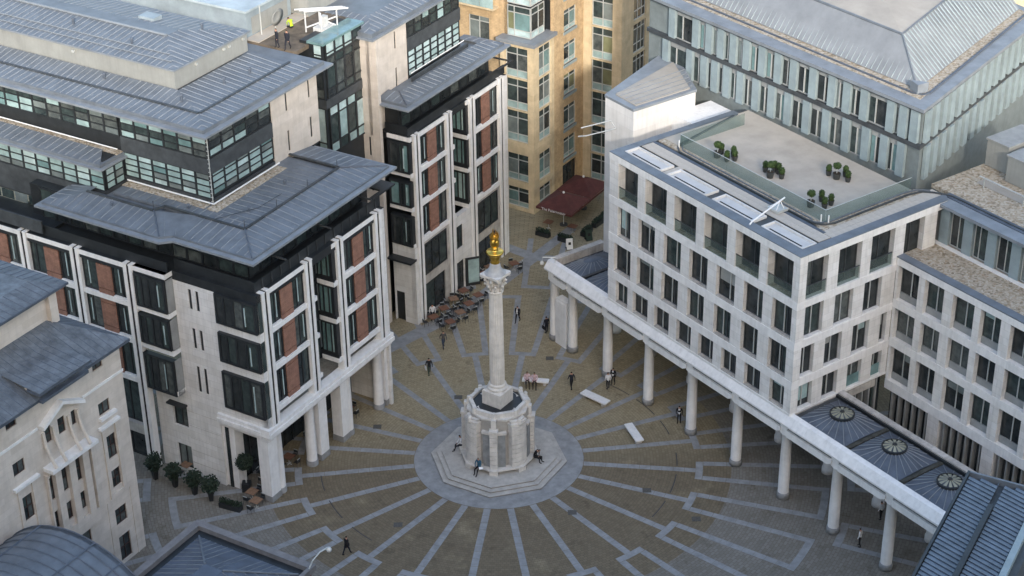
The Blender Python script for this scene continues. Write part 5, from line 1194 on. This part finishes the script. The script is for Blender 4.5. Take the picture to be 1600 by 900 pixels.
def make_table(mt):
    e = thing('cafe_table', 'x', 'table', W0, (0, 0, 0), 'square cafe tables')
    t = MB(); t.box(-.42, .42, -.42, .42, .72, .76); t.build('table_top', mt, e)
    t = MB(); t.tube([(0, 0, .03), (0, 0, .72)], .035, 6); t.build('post', ALU, e)
    t = MB(); t.box(-.25, .25, -.03, .03, 0, .04); t.box(-.03, .03, -.25, .25, 0, .039); t.build('foot', ALU, e)
    return e
chair0 = make_chair(); used_c = [False]; tab0 = {0: make_table(WOODT), 1: make_table(WOODP)}; used_t = {0: False, 1: False}
for o in [chair0] + list(tab0.values()): o.location = (0, 0, 0)
def place(proto, used, key, x, y, rz, label):
    o = proto if not used[key] else copy_tree(proto)
    used[key] = True; o.location = (x, y, 0); o.rotation_euler = (0, 0, rz); o['label'] = label; return o
TB = [(-7.33, 148.01, 0, 'beside the waiter in the white shirt'), (-5.76, 147.1, 0, 'nearest to the walking person in grey'), (-6.39, 149.57, 0, 'just behind the waiter'), (-5.53, 151.34, 1, 'against the pier between two shop windows'), (-4.86, 148.82, 1, 'in the middle of the nearest cafe row'), (-4.07, 150.4, 0, 'in the outer row nearest the column shaft'), (-3.23, 152.0, 0, 'just left of the column shaft'), (-4.61, 152.86, 0, 'in front of the open glass door'), (-2.94, 156.08, 0, 'left of the column capital'), (-2.14, 157.43, 1, 'behind the column drum'), (.22, 158.06, 0, 'standing alone right of the gilded urn')]
for i, (x, y, k, where) in enumerate(TB):
    rz = R(31 + random.uniform(-12, 12)); place(tab0[k], used_t, k, x, y, rz, 'square wooden cafe table ' + where)
    for j in range(4):
        if random.random() < .06: continue
        a = rz + j * math.pi / 2 + random.uniform(-.25, .25); d = random.uniform(.66, .86)
        place(chair0, used_c, 0, x + math.cos(a) * d, y + math.sin(a) * d, a - math.pi / 2 + random.uniform(-.3, .3), '%s chair at the cafe table ' % ('right', 'far', 'left', 'near')[j] + where)
for i, (p, q) in enumerate(((-1.2, 1.0), (-.4, 2.0), (-.1, 9.0))):      # tables by the left arcade
    w = FL.w(p, q); where = ('outside the corner of the left arcade', 'under the left arcade corner beside the first', 'behind the potted shrubs')[i]
    place(tab0[1], used_t, 1, w.x, w.y, R(60), 'square pale wooden table ' + where)
    for j in range(2):
        a = R(60) + j * math.pi; place(chair0, used_c, 0, w.x + math.cos(a) * .75, w.y + math.sin(a) * .75, a - math.pi / 2, '%s chair at the pale table ' % ('right', 'left')[j] + where)
for i, (p, q) in enumerate(((2.4, 2.6), (5.0, 2.4), (8.6, 2.4), (13.4, 2.4))):
    w = FL.w(p, q); where = ('first', 'second', 'third', 'farthest')[i] + ' inside the dark left arcade'
    place(tab0[0], used_t, 0, w.x, w.y, R(60), 'dark wooden cafe table ' + where)
    for j in range(4):
        a = R(60) + j * math.pi / 2; place(chair0, used_c, 0, w.x + math.cos(a) * .8, w.y + math.sin(a) * .8, a - math.pi / 2, '%s chair at the table ' % ('far', 'left', 'near', 'right')[j] + where)
def potted(x, y, z, kind, lab, grp, sc_=1.):
    e = thing('potted_shrub' if kind == 'conifer' else 'potted_topiary', lab, 'plant', Frame(x, y, random.uniform(0, 90)), (0, 0, z), grp)
    if kind == 'conifer':
        t = MB(); t.ngon(0, 0, z, z + .95, .22, .34, 4, .78); t.build('pot', BLACK, e)
        t = MB(); t.tube([(0, 0, z + .9), (.02, 0, z + 2.0)], .04, 5); t.build('stem', BARK, e)
        t = MB(); h = random.uniform(1.15, 1.45) * sc_
        for k in range(6):
            f = k / 5; leaves(t, random.uniform(-.12, .12), random.uniform(-.12, .12), z + 1.05 + f * h * .75, .5 + .28 * math.sin(f * 2.6), .5 + .28 * math.sin(f * 2.6), .34, 120, .12, .15)
        t.build('foliage', LEAF_D, e)
    elif kind == 'standard':
        t = MB(); t.ngon(0, 0, z, z + .5, .26, .34, 14); t.build('pot', POT, e); t = MB(); t.ngon(0, 0, z + .47, z + .505, .3, .3, 14); t.build('soil', SOIL, e)
        t = MB(); t.tube([(0, 0, z + .45), (0, 0, z + 1.0)], .03, 6); t.build('stem', ALU, e); t = MB(); leaves(t, 0, 0, z + 1.15, .34, .34, .30, 420, .05, .7); t.build('foliage', LEAF, e)
        t = MB(); t.lathe([(0, z + .9), (.2, z + .98), (.28, z + 1.15), (.2, z + 1.34), (0, z + 1.4)], 0, 0, 10); t.build('inner_foliage', LEAF, e)
    else:
        t = MB(); t.ngon(0, 0, z, z + .42, .18, .26, 14); t.build('pot', POT, e); t = MB(); t.ngon(0, 0, z + .4, z + .43, .22, .22, 14); t.build('soil', SOIL, e)
        t = MB(); leaves(t, 0, 0, z + .68, .25, .25, .32, 360, .045, .7); t.build('foliage', LEAF, e); t = MB(); t.lathe([(0, z + .4), (.18, z + .46), (.2, z + .68), (.14, z + .88), (0, z + .95)], 0, 0, 10); t.build('inner_foliage', LEAF, e)
clusters = [('at far left of the roof terrace', [(-4.9, 6.0, 's'), (-3.85, 6.1, 'b'), (-4.15, 7.1, 'b'), (-3.55, 6.7, 'b'), (-5.2, 6.7, 'b')]), ('amid the roof terrace', [(-.55, 7.3, 'b'), (.45, 6.9, 's'), (.35, 7.9, 'b'), (1.15, 7.5, 'b'), (-.1, 7.9, 'b')]), ('on the right of the roof terrace', [(2.97, 10.9, 'b'), (3.8, 10.95, 's'), (3.95, 11.8, 'b'), (4.72, 11.3, 'b')]), ('at near corner of the roof terrace', [(6.1, 5.95, 's'), (5.95, 7.25, 'b'), (6.95, 6.6, 'b'), (6.85, 7.4, 'b')])]
pos = ['leftmost', 'second from left', 'middle', 'right', 'rearmost']
for where, ps in clusters:
    for i, (u, v, k) in enumerate(ps):
        w = FW.w(u, v); potted(w.x, w.y, 22.03, 'standard' if k == 's' else 'ball', ('clipped box tree on a stem ' if k == 's' else 'round box bush, %s of its cluster, ' % pos[i]) + where, 'potted box plants on the roof terrace')
for i, (p, q) in enumerate(((-2.15, 10.6), (-2.17, 8.5), (-2.2, 6.45), (-2.2, 4.75))):
    w = FL.w(p, q); potted(w.x, w.y, 0, 'conifer', 'dark shrub in a tapered black pot, %s from the cream house' % ('first', 'second', 'third', 'fourth')[i], 'potted shrubs screening the corner cafe')
w = FL.w(.35, 3.15); e = thing('ball_tree', 'round clipped ball tree on a pale stem beside the corner pier', 'tree', Frame(w.x, w.y, 0))
t = MB(); t.box(-.35, .35, -.35, .35, 0, .75); t.build('planter', BLACK, e); t = MB(); t.tube([(0, 0, .7), (0, 0, 2.3)], .06, 6); t.build('trunk', ALU, e); t = MB(); leaves(t, 0, 0, 2.75, .72, .72, .68, 1300, .08, .6); t.build('crown', LEAF_D, e)
def trough(x, y, deg, l, lab, grp=None):
    e = thing('hedge_trough', lab, 'planter', Frame(x, y, deg), (0, 0, 0), grp)
    t = MB(); t.box(-l / 2, l / 2, -.28, .28, 0, .45); t.build('trough', BLACK, e); t = MB()
    for k in range(int(l * 5)): leaves(t, -l / 2 + l * (k + .5) / int(l * 5), 0, .62, .2, .3, .26, 60, .07, .4)
    t.build('hedge', LEAF_D, e)
w0 = FL.w(-2.4, 3.7); w1 = FL.w(-2.15, 1.75); mid = (w0 + w1) / 2; trough(mid.x, mid.y, math.degrees(math.atan2(w1.y - w0.y, w1.x - w0.x)), 1.9, 'clipped dark box hedge in a trough by the corner cafe')
# parasols and planters by the buff block
def parasol(x, y, deg, half, lab):
    e = thing('parasol', lab, 'parasol', Frame(x, y, deg), (0, 0, 0), 'big red parasols in front of the buff block')
    t = MB(); h = half
    for i in range(4):
        c = [(h, -h), (h, h), (-h, h), (-h, -h)]; a, b = c[i], c[(i + 1) % 4]; m_ = ((a[0] + b[0]) / 2, (a[1] + b[1]) / 2)
        t.face([(*a, 2.55), (*m_, 2.6), (0, 0, 3.65)]); t.face([(*m_, 2.6), (*b, 2.55), (0, 0, 3.65)])
    t.build('canopy', RED, e); t = MB()
    for i in range(4):
        c = [(h, -h), (h, h), (-h, h), (-h, -h)]; a, b = c[i], c[(i + 1) % 4]; t.face([(*a, 2.55), (*b, 2.55), (*b, 2.3), (*a, 2.3)])
    t.build('valance', RED, e); t = MB(); t.tube([(0, 0, 0), (0, 0, 3.6)], .05, 8); t.build('pole', ALU, e); t = MB(); t.lathe([(.09, 3.6), (.12, 3.68), (.1, 3.8), (0, 3.82)], 0, 0, 10); t.build('finial', WHITEP, e, True)
    for i in range(8):
        a = i * math.pi / 4; r = h * (1.38 if i % 2 else 1.0); t = MB(); t.tube([(0, 0, 3.55), (r * math.cos(a), r * math.sin(a), 2.55)], .02, 4); t.build('rib', BARK, e)
    t = MB(); t.ngon(0, 0, 0, .12, .4, .4, 12); t.build('base', DARK, e); return e
p1 = parasol(5.35, 167.3, 58.5, 2.05, 'nearer red canvas parasol with white lettering on its front edge'); parasol(7.5, 170.85, 58.5, 2.05, 'farther red canvas parasol partly hidden by the white wall')
cu_ = bpy.data.curves.new('lettering', 'FONT'); cu_.body = "The Paternoster"; cu_.size = .42; cu_.align_x = 'CENTER'; cu_.extrude = .004
to = bpy.data.objects.new('lettering', cu_); COL.objects.link(to); bpy.context.view_layer.update()
me = bpy.data.meshes.new_from_object(to); bpy.data.objects.remove(to); me.materials.append(WHITEP)
lo = bpy.data.objects.new('lettering', me); COL.objects.link(lo); lo.parent = p1; lo.location = (-2.07, .0, 2.33); lo.rotation_euler = (R(90), 0, R(-90))
for i, (x, y, d) in enumerate(((3.2, 165.0, -32), (5.4, 163.7, -32), (7.6, 165.3, 55), (8.8, 167.2, 55), (9.6, 168.7, 55))): trough(x, y, d, 1.5, 'low green hedge trough, %s along the edge of the red parasols' % ('first', 'second', 'third', 'fourth', 'fifth')[i], 'hedge troughs round the parasols')
for i, (x, y) in enumerate(((3.8, 166.6), (6.2, 165.6))): place(tab0[0], used_t, 0, x, y, R(58), 'small table under the nearer red parasol, %s one' % ('left', 'right')[i])
for (x, y, d, mt, m2), lab in (((5.76, 162.26, 10, WHITEP, CLOTH['black']), 'white pavement board with a dark mark in front of the parasols'), ((7.75, 164.1, 20, CLOTH['green'], CLOTH['black']), 'dark green pavement board beside the white wall')):
    e = thing('pavement_board', lab, 'sign', Frame(x, y, d)); 
    for sg in (-1, 1):
        t = MB(); t.face([(-.32, sg * .32, 0), (.32, sg * .32, 0), (.32, sg * .03, 1.1), (-.32, sg * .03, 1.1)]); t.face([(-.32, sg * .29, 0), (.32, sg * .29, 0), (.32, 0, 1.1), (-.32, 0, 1.1)]); t.build('board_panel', mt, e)
    t = MB(); t.face([(-.13, -.2, .48), (.13, -.2, .48), (.13, -.13, .75), (-.13, -.13, .75)]); t.build('printed_mark', m2, e); t = MB(); t.box(-.34, .34, -.36, .36, .0, .03); t.build('foot', m2, e)

# ================================================================== PEOPLE
def person(x, y, z, deg, pose, top, legs, lab, hair='hair', bag=None, shirt=None):
    J = {}
    def P(n, *v): J[n] = Vector(v)
    sit = pose.startswith('sit')
    if sit:
        P('pel', 0, 0, .58); P('wai', 0, .0, .78); P('che', 0, .03 if pose != 'sitlean' else .2, 1.05 if pose != 'sitlean' else 1.0); P('nek', 0, .08 if pose != 'sitlean' else .34, 1.27 if pose != 'sitlean' else 1.12); P('hea', 0, .13 if pose != 'sitlean' else .45, 1.38 if pose != 'sitlean' else 1.2); P('cro', 0, .14 if pose != 'sitlean' else .5, 1.5 if pose != 'sitlean' else 1.29)
        for s in (-1, 1):
            n = 'lr'[s > 0]; P('hip' + n, s * .1, .04, .54); P('kne' + n, s * .14, .47, .53); P('ank' + n, s * .13, .5 if s > 0 else .62, .09); P('toe' + n, s * .14, .68 if s > 0 else .82, .05)
            c = J['che']; P('sho' + n, s * .2, c.y + .02, c.z + .12); P('elb' + n, s * .27, c.y + .12, c.z - .16); P('wri' + n, s * .14, .36, .68); P('han' + n, s * .1, .43, .66)
    else:
        st = {'walk': .30, 'stand': .07}.get(pose, .07)
        P('pel', 0, 0, .94); P('wai', 0, 0, 1.1); P('che', 0, .02, 1.33); P('nek', 0, .03, 1.53); P('hea', 0, .05, 1.62); P('cro', 0, .05, 1.74)
        for s in (-1, 1):
            n = 'lr'[s > 0]; f = s * st; P('hip' + n, s * .1, 0, .9); P('kne' + n, s * .11, f * .55 + .03, .49); P('ank' + n, s * .11, f - (.06 if f < 0 else 0), .08 + (.05 if f < -.2 else 0)); P('toe' + n, s * .13, f + .16, .045)
            P('sho' + n, s * .2, .02, 1.43); P('elb' + n, s * .26, -f * .35 - .02, 1.15); P('wri' + n, s * .25, -f * .7 + .06, .9); P('han' + n, s * .245, -f * .8 + .08, .8)
    rad = dict(pel=.15, wai=.135, che=.165, nek=.062, hea=.098, cro=.07, hip=.1, kne=.066, ank=.045, toe=.04, sho=.07, elb=.05, wri=.036, han=.034)
    names = list(J); idx = {n: i for i, n in enumerate(names)}
    ed = [('pel', 'wai'), ('wai', 'che'), ('che', 'nek'), ('nek', 'hea'), ('hea', 'cro')]
    for n in 'lr': ed += [('pel', 'hip' + n), ('hip' + n, 'kne' + n), ('kne' + n, 'ank' + n), ('ank' + n, 'toe' + n), ('che', 'sho' + n), ('sho' + n, 'elb' + n), ('elb' + n, 'wri' + n), ('wri' + n, 'han' + n)]
    me = bpy.data.meshes.new('person'); me.from_pydata([tuple(J[n]) for n in names], [(idx[a], idx[b]) for a, b in ed], [])
    o = bpy.data.objects.new('person', me); COL.objects.link(o)
    o.modifiers.new('s', 'SKIN'); sv = me.skin_vertices[0].data
    for n in names:
        r = rad[n[:3]]; w = (1.0, 1.0)
        sv[idx[n]].radius = (r * (1.12 if n in ('che', 'pel') else 1), r * (.85 if n in ('che', 'wai') else 1)); sv[idx[n]].use_root = n == 'pel'
    sub = o.modifiers.new('u', 'SUBSURF'); sub.levels = 1; sub.render_levels = 1
    dg = bpy.context.evaluated_depsgraph_get(); me2 = bpy.data.meshes.new_from_object(o.evaluated_get(dg)); o.modifiers.clear(); o.data = me2; bpy.data.meshes.remove(me)
    me2.materials.clear(); ms = [CLOTH[top], CLOTH[legs], SKIN, CLOTH[hair], CLOTH['shoe'], CLOTH[shirt or top]]
    for q in ms: me2.materials.append(q)
    def near(p):
        best = None
        for a, b in ed:
            A, B = J[a], J[b]; t_ = max(0, min(1, (p - A).dot(B - A) / (B - A).length_squared)); d_ = (p - (A + (B - A) * t_)).length / (rad[a[:3]] + rad[b[:3]])
            if best is None or d_ < best[0]: best = (d_, a, b)
        return best[1:]
    for f in me2.polygons:
        f.use_smooth = True; c = f.center; a, b = near(c)
        if b[:3] == 'toe': k = 4
        elif b[:3] in ('hip', 'kne', 'ank'): k = 1
        elif b[:3] == 'han': k = 2
        elif b in ('hea', 'cro'):
            fc = c - J['hea']; k = 3 if (fc.z > .05 or fc.y < -.01) else 2
        elif b == 'nek': k = 2 if c.z > J['nek'].z - .03 else (5 if shirt and c.y > J['nek'].y + .03 else 0)
        else: k = 5 if (shirt and abs(c.x) < .05 and c.y > .08) else 0
        f.material_index = k
    o.location = (x, y, z - 0.01); o.rotation_euler = (0, 0, R(deg)); tag(o, lab, 'person')
    if bag:
        kind, col = bag; e = bpy.data.objects.new('hand_bag', None)
        t = MB(); t.box(-.05, .05, -.2, .2, 0, .3); t.tube([(0, -.07, .3), (0, -.05, .38), (0, .05, .38), (0, .07, .3)], .012, 4)
        bo = bpy.data.objects.new('carried_bag', t.mesh('carried_bag', CLOTH[col])); COL.objects.link(bo)
        h = J['hanl']; v = Matrix.Rotation(R(deg), 4, 'Z') @ Vector((h.x, h.y, h.z - .38)); bo.location = Vector((x, y, z)) + v; bo.rotation_euler = (0, 0, R(deg)); tag(bo, kind, 'bag')
    return o
person(.49, 148.07, 0, 160, 'walk', 'black', 'black', 'person in black suit walking right of the column shaft', shirt='white')
person(3.12, 146.04, 0, 30, 'stand', 'navy', 'navy', 'person in dark suit with a bag beside the first arcade column', bag=('dark shoulder bag held by the person at the first arcade column', 'black'))
person(1.2, 137.2, .0, 185, 'sit', 'pink', 'black', 'left of two people in pink shirts on the stone bench'); person(1.85, 137.05, 0, 178, 'sit', 'pink', 'black', 'right of two people in pink shirts on the stone bench')
person(5.08, 136.5, 0, 20, 'walk', 'navy', 'black', 'person in dark suit walking between the two stone benches')
person(8.26, 136.36, 0, 20, 'stand', 'white', 'navy', 'person in white shirt talking beside the arcade column'); person(8.75, 137.1, 0, 150, 'stand', 'black', 'black', 'person in dark suit facing the one in white shirt', shirt='white')
person(14.0, 130.95, 0, 170, 'stand', 'black', 'black', 'person in dark suit standing left of the arcade column', shirt='white')
person(-6.3, 143.75, 0, 200, 'walk', 'grey', 'jeans', 'person in grey jacket and jeans walking past the cafe tables', hair='hair')
person(-7.43, 139.12, 0, 15, 'walk', 'black', 'green', 'person in black top carrying a white bag left of the column', bag=('white carrier bag held by the person in black left of the column', 'white'))
person(-12.95, 113.55, 0, -40, 'walk', 'black', 'navy', 'person in dark coat with briefcase in the left foreground', bag=('black briefcase carried by the person in the left foreground', 'black'))
person(26.36, 113.6, 0, 60, 'stand', 'white', 'black', 'person in white shirt walking in the right foreground arcade'); person(28.6, 117.0, 0, 40, 'stand', 'white', 'black', 'person in white shirt half hidden behind the arcade column')
person(-7.42, 148.6, 0, 190, 'stand', 'white', 'navy', 'waiter in white shirt and dark apron beside the cafe tables')
def on_mon(a, r): p_ = pol(r, a); return CX + p_[0], CY + p_[1]
x, y = on_mon(168, 3.15); person(x, y, .45, 100, 'sit', 'white', 'navy', 'person in white shirt sitting on the left of the monument bench')
x, y = on_mon(-122, 3.0); person(x, y, .45, 150, 'sit', 'blue', 'black', 'person in blue jacket reading on the front of the monument bench', hair='hairg')
x, y = on_mon(-22, 3.15); person(x, y, .45, -110, 'sitlean', 'black', 'black', 'person in black leaning forward on the right of the monument bench', bag=('black bag beside the person leaning forward on the monument', 'black'))
for (p, q, d), col, pose, lab in (((20.9, 12.9, 120), 'navy', 'stand', 'left of two people in dark blue standing on the roof'), ((21.0, 11.9, 160), 'navy', 'walk', 'right of two people in dark blue standing on the roof'), ((24.9, 14.4, 40), 'lime', 'sitlean', 'person in lime safety vest crouching by the satellite dish')):
    w = FL.w(p, q); person(w.x, w.y, 28.96 if pose != 'sitlean' else 28.6, d, pose, col, 'navy', lab)
t = MB(); t.box(-.16, .16, -.11, .11, 0, .01); x, y = on_mon(-118, 3.05); bo = bpy.data.objects.new('newspaper', t.mesh('newspaper', WHITEP)); COL.objects.link(bo); bo.location = (x + .0, y - .42, 1.22); bo.rotation_euler = (R(35), 0, R(10)); tag(bo, 'open newspaper held by the person in blue', 'newspaper')
